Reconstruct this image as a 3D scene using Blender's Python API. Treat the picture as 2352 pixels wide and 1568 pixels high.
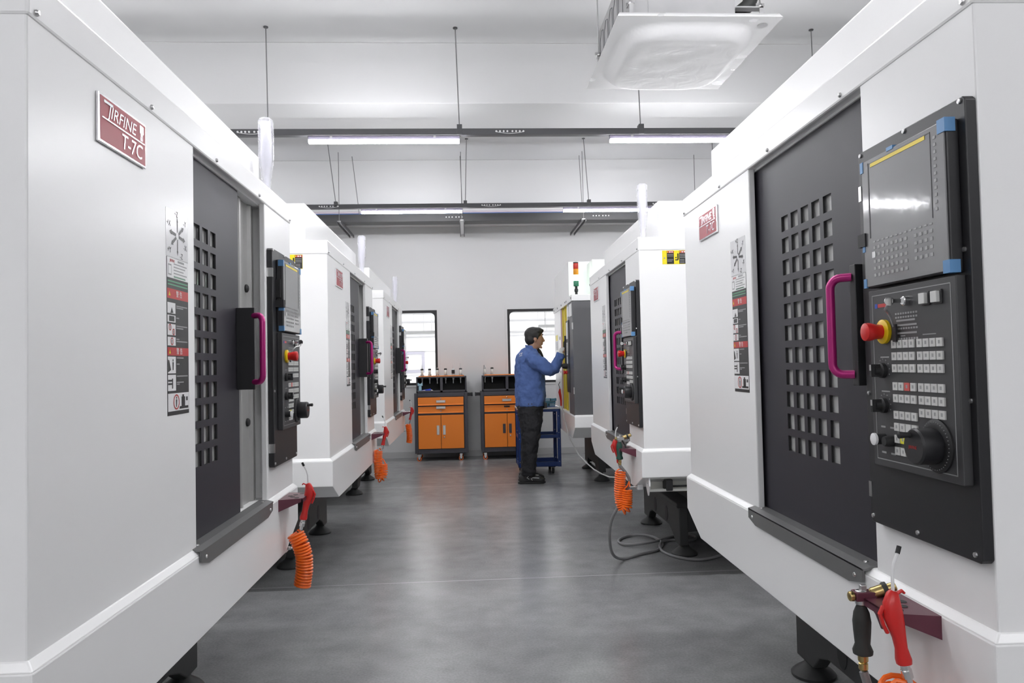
import bpy, bmesh, math, random
from mathutils import Vector, Matrix
random.seed(4)
for o in list(bpy.data.objects): bpy.data.objects.remove(o)
sc = bpy.context.scene
COL = sc.collection

# ------------------------------------------------------------------ camera
F_PX, PITCH, YAW, ROLL, CAM_H = 1724.5, .0312, .0596, .0215, 1.33
cy, sy, cp, sp, cr, sr = math.cos(YAW), math.sin(YAW), math.cos(PITCH), math.sin(PITCH), math.cos(ROLL), math.sin(ROLL)
R_ = Vector((cy, -sy, 0)); F_ = Vector((sy*cp, cy*cp, sp)); U_ = Vector((-sp*sy, -sp*cy, cp))
right = R_*cr - U_*sr; up = R_*sr + U_*cr; back = -F_
cam_data = bpy.data.cameras.new('camera'); cam = bpy.data.objects.new('camera', cam_data); COL.objects.link(cam)
cam.matrix_world = Matrix(((right.x, up.x, back.x, 0), (right.y, up.y, back.y, 0), (right.z, up.z, back.z, CAM_H), (0, 0, 0, 1)))
cam_data.sensor_width = 36; cam_data.lens = 36*F_PX/2352; cam_data.clip_start = .05
sc.camera = cam

# ------------------------------------------------------------------ world, exposure
world = bpy.data.worlds.new('world'); sc.world = world; world.use_nodes = True
wb = world.node_tree.nodes['Background']; wb.inputs[0].default_value = (.9, .95, 1, 1); wb.inputs[1].default_value = .6
sc.view_settings.view_transform = 'Standard'; sc.view_settings.look = 'None'; sc.view_settings.gamma = 1
sc.view_settings.use_curve_mapping = False
sc.view_settings.exposure = 1.7
TUBE = 27.0          # radiance of the linear lamps of this hall
TUBE_ANNEX = 7.5    # and of the fill lamps added in the neighbouring hall
sc.cycles.max_bounces = 10; sc.cycles.diffuse_bounces = 6; sc.cycles.glossy_bounces = 5
sc.cycles.transmission_bounces = 6; sc.cycles.transparent_max_bounces = 10
sc.cycles.caustics_reflective = False; sc.cycles.caustics_refractive = False
sc.cycles.sample_clamp_indirect = 4

# ------------------------------------------------------------------ materials
MATS = {}
def mat(name, col, rough=.5, metal=0, spec=.5, coat=0, emis=None, es=0, trans=0, alpha=1, bump=None, var=None, ior=None):
    if name in MATS: return MATS[name]
    m = bpy.data.materials.new(name); m.use_nodes = True
    nt = m.node_tree; b = nt.nodes['Principled BSDF']
    b.inputs['Base Color'].default_value = (*col, 1); b.inputs['Roughness'].default_value = rough
    b.inputs['Metallic'].default_value = metal; b.inputs['Specular IOR Level'].default_value = spec
    b.inputs['Coat Weight'].default_value = coat; b.inputs['Coat Roughness'].default_value = .08
    b.inputs['Transmission Weight'].default_value = trans; b.inputs['Alpha'].default_value = alpha
    if ior: b.inputs['IOR'].default_value = ior
    if emis: b.inputs['Emission Color'].default_value = (*emis, 1); b.inputs['Emission Strength'].default_value = es
    if bump or var:
        tc = nt.nodes.new('ShaderNodeTexCoord'); n = nt.nodes.new('ShaderNodeTexNoise')
        nt.links.new(tc.outputs['Object'], n.inputs['Vector'])
        n.inputs['Scale'].default_value = (bump or var)[0]; n.inputs['Detail'].default_value = 4
        if bump:
            bp = nt.nodes.new('ShaderNodeBump'); bp.inputs['Strength'].default_value = bump[1]; bp.inputs['Distance'].default_value = bump[2]
            nt.links.new(n.outputs['Fac'], bp.inputs['Height']); nt.links.new(bp.outputs['Normal'], b.inputs['Normal'])
            if coat: nt.links.new(bp.outputs['Normal'], b.inputs['Coat Normal'])
        if var:
            n2 = nt.nodes.new('ShaderNodeTexNoise'); nt.links.new(tc.outputs['Object'], n2.inputs['Vector'])
            n2.inputs['Scale'].default_value = var[0]; n2.inputs['Detail'].default_value = 5
            mr = nt.nodes.new('ShaderNodeMapRange'); mr.inputs[1].default_value = .3; mr.inputs[2].default_value = .7
            mr.inputs[3].default_value = 1-var[1]; mr.inputs[4].default_value = 1+var[1]
            nt.links.new(n2.outputs['Fac'], mr.inputs[0])
            mx = nt.nodes.new('ShaderNodeMix'); mx.data_type = 'RGBA'; mx.blend_type = 'MULTIPLY'; mx.inputs[0].default_value = 1
            mx.inputs[6].default_value = (*col, 1); nt.links.new(mr.outputs[0], mx.inputs[7])
            nt.links.new(mx.outputs[2], b.inputs['Base Color'])
    MATS[name] = m
    return m
M_WHITE = mat('white_paint', (.88, .88, .875), .28, spec=.5, bump=(220, .05, .0006))
M_WALL = mat('wall_paint', (.63, .63, .63), .85, var=(.6, .02))
M_CEIL = mat('ceiling_paint', (.66, .66, .66), .9, var=(.4, .02))
M_DOOR = mat('dark_grey_paint', (.032, .030, .038), .42, spec=.32, bump=(300, .08, .0006))  # faint purple in the base colour stands for reflected lamp tint
M_SILL = mat('grey_steel_sill', (.17, .17, .17), .38, metal=.35)
M_INNER = mat('grey_inner_steel', (.42, .42, .41), .35, metal=.35)
M_GLASSB = mat('smoky_glass', (.50, .50, .49), .12, spec=.6)
M_BLACK = mat('black_paint', (.018, .018, .02), .38, bump=(350, .08, .0005))
M_BLACKM = mat('black_matte', (.015, .015, .016), .6)
M_PANELG = mat('panel_grey', (.045, .045, .047), .42)
M_FILM = mat('film_covered_screen', (.15, .15, .155), .35, coat=.7, bump=(7, .10, .008))
M_FILMLINE = mat('panel_outline', (.30, .30, .30), .5)
M_KEY = mat('key_grey', (.62, .62, .60), .4)
M_KEYRED = mat('key_red', (.62, .10, .09), .4)
M_KEYYEL = mat('key_yellow', (.75, .70, .05), .4)
M_TAPE = mat('blue_tape', (.10, .26, .50), .4)
M_YELST = mat('yellow_strip', (.80, .62, .03), .4)
M_YELLOW = mat('yellow_plastic', (.80, .55, .01), .35)
M_RED = mat('red_plastic', (.62, .02, .018), .32)
M_MAGENTA = mat('magenta_anodised', (.46, .015, .19), .28, metal=.35, coat=.3)
M_MAROON = mat('maroon_paint', (.13, .035, .055), .35, metal=.2)
M_ORANGE = mat('orange_hose', (.95, .16, .012), .28, coat=.3)
M_STEEL = mat('bright_steel', (.62, .62, .62), .28, metal=1)
M_CHROME = mat('chrome', (.75, .75, .75), .12, metal=1)
M_ALU = mat('aluminium', (.72, .72, .68), .35, metal=.6)
M_BRASS = mat('brass', (.55, .42, .18), .3, metal=1)
M_RUBBER = mat('black_rubber', (.03, .032, .03), .6)
M_GREENR = mat('dark_green_rubber', (.015, .07, .05), .5)
M_HOSE = mat('grey_braided_hose', (.22, .22, .225), .4, bump=(250, .3, .001))
M_CAST = mat('black_casting', (.035, .036, .036), .55, bump=(60, .2, .002))
M_PLATE = mat('plate_red', (.35, .03, .045), .4, var=(3, .1))
M_SILVER = mat('plate_silver', (.85, .84, .86), .18, metal=.85)
M_LWHITE = mat('label_white', (.80, .80, .80), .35)
M_LFILM = mat('label_clear', (.72, .72, .73), .2)
M_LBLACK = mat('label_black', (.025, .025, .025), .35)
M_LRED = mat('label_red', (.50, .03, .03), .35)
M_LYEL = mat('label_yellow', (.85, .72, .02), .35)
M_LGREY = mat('label_text_grey', (.34, .34, .34), .5)
M_LGREEN = mat('label_green_and_reflection', (.10, .32, .18), .4)
M_LBLUE = mat('label_blue', (.03, .08, .45), .4)
M_TRUNK = mat('trunking_grey', (.075, .075, .08), .45)
M_TRAY = mat('tray_grey', (.06, .06, .062), .5)
M_LAMPBODY = mat('lamp_housing', (.28, .26, .34), .4)
M_TUBE = mat('lamp_diffuser', (.9, .9, .9), .5, emis=(.97, .97, 1.0), es=TUBE)
M_TUBEA = mat('annex_fill_diffuser', (.9, .9, .9), .5, emis=(1, 1, 1), es=TUBE_ANNEX)
M_BLUEPIPE = mat('blue_pipe', (.03, .18, .62), .35)
M_PINKPIPE = mat('pale_pipe', (.70, .62, .66), .5)
M_GALV = mat('galvanised', (.40, .40, .40), .45, metal=.3, var=(5, .08))
M_ACW = mat('cassette_white', (.78, .78, .78), .45)
M_DUCT = mat('annex_duct', (.45, .45, .46), .5)
M_CABO = mat('orange_cabinet', (.80, .215, .018), .42, bump=(200, .1, .0006))
M_CABG = mat('cabinet_grey', (.050, .048, .058), .42)
M_CABIN = mat('cabinet_inside', (.02, .02, .02), .6)
M_BLUEC = mat('cart_blue', (.02, .055, .22), .38)
M_SKYB = mat('pale_blue_plastic', (.35, .55, .66), .4)
M_BLUEB = mat('bright_blue_packet', (.02, .05, .50), .35)
M_TEAL = mat('teal_blocks', (.10, .28, .36), .5)
M_SKIN = mat('skin', (.40, .225, .15), .5)
M_HAIR = mat('hair_black', (.014, .013, .013), .55, bump=(180, .5, .003))
M_JACK = mat('jacket_blue', (.085, .15, .37), .8, bump=(22, .5, .02), var=(14, .10))
M_TROU = mat('trousers_black', (.012, .012, .015), .75, bump=(18, .5, .02), var=(10, .3))
M_SHOE = mat('shoe_black', (.02, .02, .021), .6)
M_GLOVE = mat('glove_white', (.66, .66, .64), .85)
M_DARKCAB = mat('dark_grey_cabinet', (.105, .105, .11), .42, bump=(250, .1, .0006), var=(2, .08))
M_YDOOR = mat('yellow_door_paint', (.72, .58, .05), .4)
M_LAMPR = mat('lamp_red', (.50, .03, .02), .3)
M_LAMPO = mat('lamp_amber', (.75, .30, .01), .3)
M_LAMPG = mat('lamp_green_off', (.03, .18, .10), .3)
M_LAMPL = mat('lamp_lit', (.9, 1, .9), .3, emis=(.62, 1.0, .74), es=8)

def clearmat(name, col, alpha, rough):
    m = bpy.data.materials.new(name); m.use_nodes = True; nt = m.node_tree; b = nt.nodes['Principled BSDF']
    b.inputs['Base Color'].default_value = (*col, 1); b.inputs['Roughness'].default_value = rough; b.inputs['Alpha'].default_value = alpha
    b.inputs['Specular IOR Level'].default_value = .8
    return m
M_CLEAR = clearmat('clear_plastic_film', (.86, .86, .9), .32, .12)
M_WRAP = clearmat('cassette_film', (.88, .88, .88), .5, .42)
def bumpit(m, scale, st, d):
    nt = m.node_tree; b = nt.nodes['Principled BSDF']; tc = nt.nodes.new('ShaderNodeTexCoord'); n = nt.nodes.new('ShaderNodeTexNoise')
    nt.links.new(tc.outputs['Object'], n.inputs['Vector']); n.inputs['Scale'].default_value = scale
    n.inputs['Distortion'].default_value = 1.5
    bp = nt.nodes.new('ShaderNodeBump'); bp.inputs['Strength'].default_value = st; bp.inputs['Distance'].default_value = d
    nt.links.new(n.outputs['Fac'], bp.inputs['Height']); nt.links.new(bp.outputs['Normal'], b.inputs['Normal'])
bumpit(M_WRAP, 6, .5, .012); bumpit(M_CLEAR, 20, .8, .01)
M_GLASS = clearmat('window_glass', (.9, .95, .95), .06, .02)

def floor_mat():
    m = bpy.data.materials.new('polished_concrete'); m.use_nodes = True; nt = m.node_tree; N = nt.nodes; L = nt.links
    b = N['Principled BSDF']; tc = N.new('ShaderNodeTexCoord')
    def noise(scale, det, dist=0, vec=None):
        n = N.new('ShaderNodeTexNoise'); n.inputs['Scale'].default_value = scale; n.inputs['Detail'].default_value = det
        n.inputs['Distortion'].default_value = dist; L.new(vec or tc.outputs['Object'], n.inputs['Vector']); return n
    a = noise(1.1, 8, .4); c = noise(8, 6, .0); d = noise(95, 3)
    mp = N.new('ShaderNodeMapping'); mp.inputs['Scale'].default_value = (1.2, 2.2, 1); L.new(tc.outputs['Object'], mp.inputs[0])
    e = noise(1.6, 5, 0, mp.outputs[0])
    def math_(op, x, y):
        n = N.new('ShaderNodeMath'); n.operation = op
        for i, v in enumerate((x, y)):
            if isinstance(v, (int, float)): n.inputs[i].default_value = v
            else: L.new(v, n.inputs[i])
        return n.outputs[0]
    s = math_('ADD', math_('MULTIPLY', a.outputs['Fac'], .26), math_('MULTIPLY', c.outputs['Fac'], .22))
    s = math_('ADD', s, math_('MULTIPLY', d.outputs['Fac'], .26)); s = math_('ADD', s, math_('MULTIPLY', e.outputs['Fac'], .26))
    r = N.new('ShaderNodeValToRGB'); r.color_ramp.elements[0].position = .36; r.color_ramp.elements[1].position = .64
    r.color_ramp.elements[0].color = (.165, .167, .17, 1); r.color_ramp.elements[1].color = (.32, .322, .325, 1)
    L.new(s, r.inputs[0])
    sx = N.new('ShaderNodeSeparateXYZ'); L.new(tc.outputs['Object'], sx.inputs[0])
    col = r.outputs[0]
    for (yj, wj) in ((4.715, .005), (8.415, .007), (12.1, .006), (1.0, .005)):
        dd = math_('ABSOLUTE', math_('SUBTRACT', sx.outputs[1], yj), 0); t = math_('LESS_THAN', dd, wj)
        mx = N.new('ShaderNodeMix'); mx.data_type = 'RGBA'; L.new(t, mx.inputs[0]); L.new(col, mx.inputs[6]); mx.inputs[7].default_value = (.42, .42, .42, 1)
        col = mx.outputs[2]
    L.new(col, b.inputs['Base Color'])
    b.inputs['Roughness'].default_value = .27; b.inputs['Specular IOR Level'].default_value = .45
    bp = N.new('ShaderNodeBump'); bp.inputs['Strength'].default_value = .05; bp.inputs['Distance'].default_value = .0005
    L.new(d.outputs['Fac'], bp.inputs['Height']); L.new(bp.outputs['Normal'], b.inputs['Normal'])
    return m
M_FLOOR = floor_mat()

# ------------------------------------------------------------------ mesh builder
IDENT = lambda p: p
def SW(p): return (p[0], -p[1], p[2])          # machine local frame: s to the right, w towards the viewer, z up
class MB:
    def __init__(s, tf=IDENT): s.v = []; s.f = []; s.mi = []; s.mats = []; s.tf = tf; s.sm = []
    def m(s, m):
        if m not in s.mats: s.mats.append(m)
        return s.mats.index(m)
    def add(s, vs, fs, m, smooth=False):
        k = len(s.v); s.v += [tuple(s.tf(tuple(p))) for p in vs]; i = s.m(m)
        for f in fs: s.f.append([a+k for a in f]); s.mi.append(i); s.sm.append(smooth)
    def box(s, a, b, m):
        x0, y0, z0 = a; x1, y1, z1 = b
        s.add([(x0,y0,z0),(x1,y0,z0),(x1,y1,z0),(x0,y1,z0),(x0,y0,z1),(x1,y0,z1),(x1,y1,z1),(x0,y1,z1)],
              [(0,3,2,1),(4,5,6,7),(0,1,5,4),(1,2,6,5),(2,3,7,6),(3,0,4,7)], m); return s
    def quad(s, ps, m): s.add(ps, [tuple(range(len(ps)))], m); return s
    def prism(s, poly, axis, a, b, m):
        """poly: 2D points in the two other axes, extruded along axis (0,1,2) from a to b"""
        n = len(poly)
        def P(p, t):
            q = list(p); q.insert(axis, t); return tuple(q)
        vs = [P(p, a) for p in poly]+[P(p, b) for p in poly]
        fs = [tuple(range(n))[::-1], tuple(range(n, 2*n))]+[(i, (i+1) % n, n+(i+1) % n, n+i) for i in range(n)]
        s.add(vs, fs, m); return s
    def loft(s, pts, rad, m, seg=14, caps=True, hint=None, power=2.0):
        """tube along pts; rad: scalars or (a,b) half widths; hint: direction of the first half width"""
        pts = [Vector(p) for p in pts]; n = len(pts); rings = []
        side = None
        for i, p in enumerate(pts):
            t = (pts[min(i+1, n-1)]-pts[max(i-1, 0)]).normalized()
            if hint is not None:
                h = Vector(hint); a = (h-t*h.dot(t)).normalized()
            elif side is None:
                h = Vector((0, 0, 1)) if abs(t.z) < .9 else Vector((1, 0, 0)); a = (h-t*h.dot(t)).normalized()
            else: a = (side-t*side.dot(t)).normalized()
            side = a; b = t.cross(a)
            r = rad[i] if isinstance(rad, (list, tuple)) else rad
            ra, rb = r if isinstance(r, (tuple, list)) else (r, r)
            ring = []
            for k in range(seg):
                an = 2*math.pi*k/seg; c, d = math.cos(an), math.sin(an)
                if power != 2.0:
                    c = math.copysign(abs(c)**(2/power), c); d = math.copysign(abs(d)**(2/power), d)
                ring.append(p+a*(ra*c)+b*(rb*d))
            rings.append(ring)
        vs = [tuple(q) for r in rings for q in r]; fs = []
        for i in range(n-1):
            for k in range(seg):
                fs.append((i*seg+k, i*seg+(k+1) % seg, (i+1)*seg+(k+1) % seg, (i+1)*seg+k))
        s.add(vs, fs, m, True)
        if caps:
            k0 = len(s.v)-len(vs)
            i = s.m(m)
            s.f.append([k0+k for k in range(seg)][::-1]); s.mi.append(i); s.sm.append(False)
            s.f.append([k0+(n-1)*seg+k for k in range(seg)]); s.mi.append(i); s.sm.append(False)
        return s
    def cyl(s, a, b, r, m, seg=16, r2=None):
        return s.loft([a, b], [r, r if r2 is None else r2], m, seg)
    def lathe(s, base, prof, m, axis=(0, 0, 1), seg=20):
        """prof: [(r, t)...] along axis from base"""
        ax = Vector(axis).normalized(); b = Vector(base)
        pts = [b+ax*t for r, t in prof]
        h = Vector((1, 0, 0)) if abs(ax.x) < .9 else Vector((0, 1, 0)); a = (h-ax*h.dot(ax)).normalized(); c = ax.cross(a)
        n = len(prof); vs = []
        for (r, t), p in zip(prof, pts):
            for k in range(seg):
                an = 2*math.pi*k/seg; vs.append(tuple(p+a*(r*math.cos(an))+c*(r*math.sin(an))))
        fs = [(i*seg+k, i*seg+(k+1) % seg, (i+1)*seg+(k+1) % seg, (i+1)*seg+k) for i in range(n-1) for k in range(seg)]
        s.add(vs, fs, m, True); k0 = len(s.v)-len(vs); i = s.m(m)
        s.f.append([k0+k for k in range(seg)][::-1]); s.mi.append(i); s.sm.append(False)
        s.f.append([k0+(n-1)*seg+k for k in range(seg)]); s.mi.append(i); s.sm.append(False)
        return s
    def ball(s, c, r, m, seg=16, rings=10):
        r = r if isinstance(r, (tuple, list)) else (r, r, r); vs = [(c[0], c[1], c[2]-r[2])]; fs = []
        for i in range(1, rings):
            th = math.pi*i/rings
            for k in range(seg):
                an = 2*math.pi*k/seg
                vs.append((c[0]+r[0]*math.sin(th)*math.cos(an), c[1]+r[1]*math.sin(th)*math.sin(an), c[2]-r[2]*math.cos(th)))
        vs.append((c[0], c[1], c[2]+r[2])); last = len(vs)-1
        for k in range(seg):
            fs.append((0, 1+(k+1) % seg, 1+k)); fs.append((last, last-seg+k, last-seg+(k+1) % seg))
        for i in range(rings-2):
            for k in range(seg):
                a = 1+i*seg+k; b = 1+i*seg+(k+1) % seg; fs.append((a, b, b+seg, a+seg))
        s.add(vs, fs, m, True); return s
    def build(s, name, parent=None, bevel=0, loc=None, remesh=None, disp=None, sharp=35):
        me = bpy.data.meshes.new(name); me.from_pydata(s.v, [], s.f)
        for m in s.mats: me.materials.append(m)
        for p, i, q in zip(me.polygons, s.mi, s.sm): p.material_index = i; p.use_smooth = q
        bm = bmesh.new(); bm.from_mesh(me); bmesh.ops.recalc_face_normals(bm, faces=bm.faces)
        bm.to_mesh(me); bm.free()
        if any(s.sm): me.set_sharp_from_angle(angle=math.radians(sharp))
        o = bpy.data.objects.new(name, me); COL.objects.link(o)
        if parent: o.parent = parent
        if loc: o.location = loc
        if bevel:
            b = o.modifiers.new('bevel', 'BEVEL'); b.width = bevel; b.segments = 2; b.limit_method = 'ANGLE'; b.angle_limit = math.radians(30)
            b.harden_normals = False
        if remesh:
            r = o.modifiers.new('remesh', 'REMESH'); r.mode = 'VOXEL'; r.voxel_size = remesh; r.use_smooth_shade = True
            c = o.modifiers.new('smooth', 'SMOOTH'); c.factor = .5; c.iterations = 3
            if disp:
                t = bpy.data.textures.new(name+'_folds', 'CLOUDS'); t.noise_scale = disp[1]; t.noise_depth = 2
                d = o.modifiers.new('folds', 'DISPLACE'); d.texture = t; d.strength = disp[0]; d.mid_level = .5; d.texture_coords = 'LOCAL'
        return o
def empty(name, loc, rz=0):
    o = bpy.data.objects.new(name, None); COL.objects.link(o); o.location = loc; o.rotation_euler = (0, 0, rz); o.empty_display_size = .1
    return o
def tag(o, label, cat, group=None):
    o['label'] = label; o['category'] = cat
    if group: o['group'] = group
    return o
def struct(o): o['kind'] = 'structure'; return o
def text(name, body, size, m, parent, origin, xdir, ydir, extrude=.0004, align='CENTER', sx=1.0, shear=0):
    c = bpy.data.curves.new(name, 'FONT'); c.body = body; c.size = size; c.extrude = extrude; c.align_x = align; c.align_y = 'CENTER'
    c.shear = shear; c.materials.append(m); c.resolution_u = 3
    o = bpy.data.objects.new(name, c); COL.objects.link(o)
    x = Vector(xdir).normalized(); y = Vector(ydir).normalized(); z = x.cross(y)
    o.matrix_world = Matrix(((x.x*sx, y.x, z.x, origin[0]), (x.y*sx, y.y, z.y, origin[1]), (x.z*sx, y.z, z.z, origin[2]), (0, 0, 0, 1)))
    bpy.context.view_layer.update()
    me = bpy.data.meshes.new_from_object(o); mw = o.matrix_world.copy(); bpy.data.objects.remove(o)
    if not me.materials: me.materials.append(m)
    o = bpy.data.objects.new(name, me); COL.objects.link(o); o.matrix_world = mw
    if parent: o.parent = parent
    return o
def kids(o): return [c for c in list(bpy.data.objects) if c.parent == o]
def copy_tree(o, parent=None):
    c = o.copy(); COL.objects.link(c); c.parent = parent
    for k in CH.get(o.name, kids(o)): copy_tree(k, c)
    return c
CH = {}

# ------------------------------------------------------------------ the room
X0, X1, Y0, YW, HC = -5.2, 5.6, -4.6, 11.15, 4.2
W1 = (-1.62, -.44, 1.06, 2.165); W2 = (.602, 1.78, 1.06, 2.16)      # the two windows of the back wall
b = MB(); b.box((X0-.2, Y0-.2, -.1), (X1+.2, YW+.22, 0), M_FLOOR); struct(b.build('floor'))
b = MB(); b.box((X0-.2, Y0-.2, HC), (X1+.2, YW+.22, HC+.15), M_CEIL); struct(b.build('ceiling'))
b = MB(); b.box((X0-.2, Y0, 0), (X0, YW, HC), M_WALL); struct(b.build('wall_left'))
b = MB(); b.box((X1, Y0, 0), (X1+.2, YW, HC), M_WALL); struct(b.build('wall_right'))
b = MB(); b.box((X0-.2, Y0-.2, 0), (X1+.2, Y0, HC), M_WALL); struct(b.build('wall_front'))
b = MB(); t = YW+.2
b.box((X0-.2, YW, 0), (W1[0], t, HC), M_WALL); b.box((W1[1], YW, 0), (W2[0], t, HC), M_WALL); b.box((W2[1], YW, 0), (X1+.2, t, HC), M_WALL)
for w in (W1, W2):
    b.box((w[0], YW, 0), (w[1], t, w[2]), M_WALL); b.box((w[0], YW, w[3]), (w[1], t, HC), M_WALL)
struct(b.build('wall_back'))
b = MB(); b.box((X0, 6.60, 3.655), (X1, 6.98, HC), M_CEIL); struct(b.build('trim_1', bevel=.006))
b = MB(); b.box((X0, 10.4, 3.40), (X1, YW, HC), M_CEIL); struct(b.build('trim_2', bevel=.006))
b = MB(); b.box((X0, 1.9, 3.655), (X1, 2.28, HC), M_CEIL); struct(b.build('trim_3', bevel=.006))
b = MB(); b.box((X0, YW-.012, 0), (X1, YW, .09), mat('skirting_grey', (.5, .5, .5), .6)); struct(b.build('baseboard_back'))
def rrect(x0, x1, z0, z1, r, n=6):
    p = []
    for cx, cz, a0 in ((x1-r, z1-r, 0), (x0+r, z1-r, 90), (x0+r, z0+r, 180), (x1-r, z0+r, 270)):
        for k in range(n+1):
            a = math.radians(a0+90*k/n); p.append((cx+r*math.cos(a), cz+r*math.sin(a)))
    return p
def ring_frame(b, o_, i_, ya, yb, m):
    n = len(o_)
    vs = [(p[0], ya, p[1]) for p in o_]+[(p[0], ya, p[1]) for p in i_]+[(p[0], yb, p[1]) for p in o_]+[(p[0], yb, p[1]) for p in i_]
    fs = []
    for k in range(n):
        j = (k+1) % n
        fs += [(k, j, n+j, n+k), (2*n+k, 3*n+k, 3*n+j, 2*n+j), (k, 2*n+k, 2*n+j, j), (n+k, n+j, 3*n+j, 3*n+k)]
    b.add(vs, fs, m)
for i, w in enumerate((W1, W2)):
    g = MB(); g.box((w[0]+.01, YW+.095, w[2]+.01), (w[1]-.01, YW+.101, w[3]-.01), M_GLASS); win = struct(g.build('window_%d' % (i+1)))
    f = MB(); ring_frame(f, rrect(w[0], w[1], w[2], w[3], .002), rrect(w[0]+.035, w[1]-.035, w[2]+.035, w[3]-.035, .07), YW+.002, YW+.12, M_BLACKM)
    f.build('window_frame', win)
    f = MB(); ring_frame(f, rrect(w[0]-.03, w[1]+.03, w[2]-.03, w[3]+.03, .004), rrect(w[0], w[1], w[2], w[3], .002), YW-.008, YW+.01, M_WALL)
    f.build('window_trim', win)
# neighbouring hall seen through the windows
AY = 25.0
M_ANX = mat('annex_paint', (.86, .86, .86), .8)
b = MB(); b.box((-9, t, -.1), (9, AY+.2, 0), M_ANX); struct(b.build('floor_annex'))
b = MB(); b.box((-9, t, 5.0), (9, AY+.2, 5.1), M_ANX); struct(b.build('ceiling_annex'))
b = MB(); b.box((-9.2, t, 0), (-9, AY, 5.0), M_ANX); struct(b.build('wall_annex_left'))
b = MB(); b.box((9, t, 0), (9.2, AY, 5.0), M_ANX); struct(b.build('wall_annex_right'))
b = MB(); b.box((-9, AY, 0), (9, AY+.2, 5.0), M_ANX); struct(b.build('wall_annex_far'))
b = MB()
M_ANF = mat('annex_frame', (.40, .39, .46), .5)
M_ANL = mat('annex_partition', (.60, .60, .60), .6)
for (a0, a1, z0, z1, th, m_) in ((-2.35, -1.0, 1.02, 1.88, .03, M_ANL), (-2.08, -1.42, 1.14, 1.84, .09, M_ANF)):
    b.box((a0, AY-.06, z0), (a1, AY, z0+th), m_); b.box((a0, AY-.06, z1-th), (a1, AY, z1), m_)
    b.box((a0, AY-.06, z0+th), (a0+th, AY, z1-th), m_); b.box((a1-th, AY-.06, z0+th), (a1, AY, z1-th), m_)
struct(b.build('window_3'))
for k, (z, r, yy) in enumerate(((3.03, .035, 24.0), (2.78, .05, 24.2), (2.40, .035, 24.4), (2.28, .05, 23.6))):
    b = MB(); b.cyl((-8.9, yy, z), (8.9, yy, z), r, M_DUCT, 10)
    for x in range(-8, 9, 2): b.cyl((x+.3*k, yy, z), (x+.3*k, yy, 5.0), .012, M_DUCT, 6)
    tag(b.build('annex_pipe'), ['thin grey pipe, highest of those crossing the next hall', 'thicker grey pipe, second from the top in the next hall',
        'thin grey pipe, third from the top in the next hall', 'thicker grey pipe, lowest of those crossing the next hall'][k], 'pipe', 'pipes under the ceiling of the next hall')
for xa, xb, zz, lb in ((-3.4, -.6, 2.34, 'grey cable tray hanging in the next hall behind the left window'), (2.2, 3.6, 2.46, 'grey cable tray hanging in the next hall behind the right window')):
    b = MB(); b.box((xa, 22.8, zz), (xb, 23.1, zz+.08), mat('annex_cable', (.2, .2, .2), .6))
    for x in (xa+.2, xb-.2): b.cyl((x, 22.95, zz+.08), (x, 22.95, 5.0), .012, MATS['annex_cable'], 6)
    tag(b.build('cable_tray'), lb, 'cable tray')
for k in range(5):  # lamps added out of sight so the next hall reads bright white
    b = MB(); b.box((-7.5, 12.6+k*2.6, 4.96), (7.5, 12.72+k*2.6, 5.0), M_TUBEA); o = b.build('hall_fill_lamp')
    tag(o, 'long unseen ceiling lamp added to brighten the next hall, %s row from the windows' % ['first', 'second', 'third', 'fourth', 'fifth'][k], 'lamp', 'fill lamps added on the ceiling of the next hall')

# ------------------------------------------------------------------ lighting rows
def hanging_rod(root, x, y, z, dx=0):
    b = MB(); b.cyl((x-dx, y, HC-.002), (x, y, z), .0045, M_STEEL if False else mat('rod_grey', (.22, .22, .22), .5), 8)
    b.lathe((x-dx, y, HC-.008), [(.018, 0), (.018, .008)], M_TRUNK, seg=10)
    b.build('hanging_rod', root)
    c = MB(); c.box((x-.022, y-.036, z-.058), (x+.022, y+.036, z+.03), M_TRUNK); c.build('rod_clamp', root)
def trunk(name, y, z, rods, dots, label, thick=.055):
    root = empty(name, (0, y, z)); root_o = []
    b = MB(); b.box((X0+.02, -.03, -thick/2), (X1-.02, .03, thick/2), M_TRUNK); b.build('channel', root, bevel=.003)
    for x, dx in rods:
        r = MB(); r.cyl((x-dx, 0, HC-z-.002), (x, 0, thick/2), .0048, mat('rod_grey', (.20, .20, .20), .5), 8)
        r.lathe((x-dx, 0, HC-z-.009), [(.020, 0), (.020, .008)], M_TRUNK, seg=10); r.build('hanging_rod', root)
        c = MB(); c.box((x-.022, -.034, -thick/2+.004), (x+.022, .034, thick/2+.035), M_TRUNK); c.build('rod_clamp', root, bevel=.002)
    for x in dots:
        d = MB()  # flat white discs stand in for the socket holes, with a cable
        for k in range(8):
            xx = x+k*.031+(.012 if k > 3 else 0); d.lathe((xx, -.031, .002), [(.0085, 0), (.0085, .003)], M_LWHITE, axis=(0, -1, 0), seg=10)
        d.loft([(x+.23*q/8, -.036, -.004-.014*math.sin(math.pi*q/8)) for q in range(9)], .0022, M_LWHITE, 6)
        d.build('joint_dots', root)
    tag(root, label, 'lighting track'); return root
trunk('lighting_track', 6.3, 3.30, [(-4.7, 0), (-3.16, 0), (-1.62, .01), (-.03, .02), (1.52, .02), (3.06, .01), (4.6, 0)], (-1.86, .28, 2.46),
      'nearer black lighting track hanging below the white ceiling')
trunk('lighting_track', 9.42, 3.345, [(-3.2, 0), (-1.60, .10), (.01, -.03), (1.58, .05), (3.2, 0)], (-1.80, .22, 2.4),
      'farther black lighting track hanging in front of the blue pipe')
trunk('lighting_track', 3.2, 3.30, [(-3.2, 0), (-.03, 0), (3.06, 0)], (), 'black lighting track above the nearest machines, out of the picture')
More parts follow.
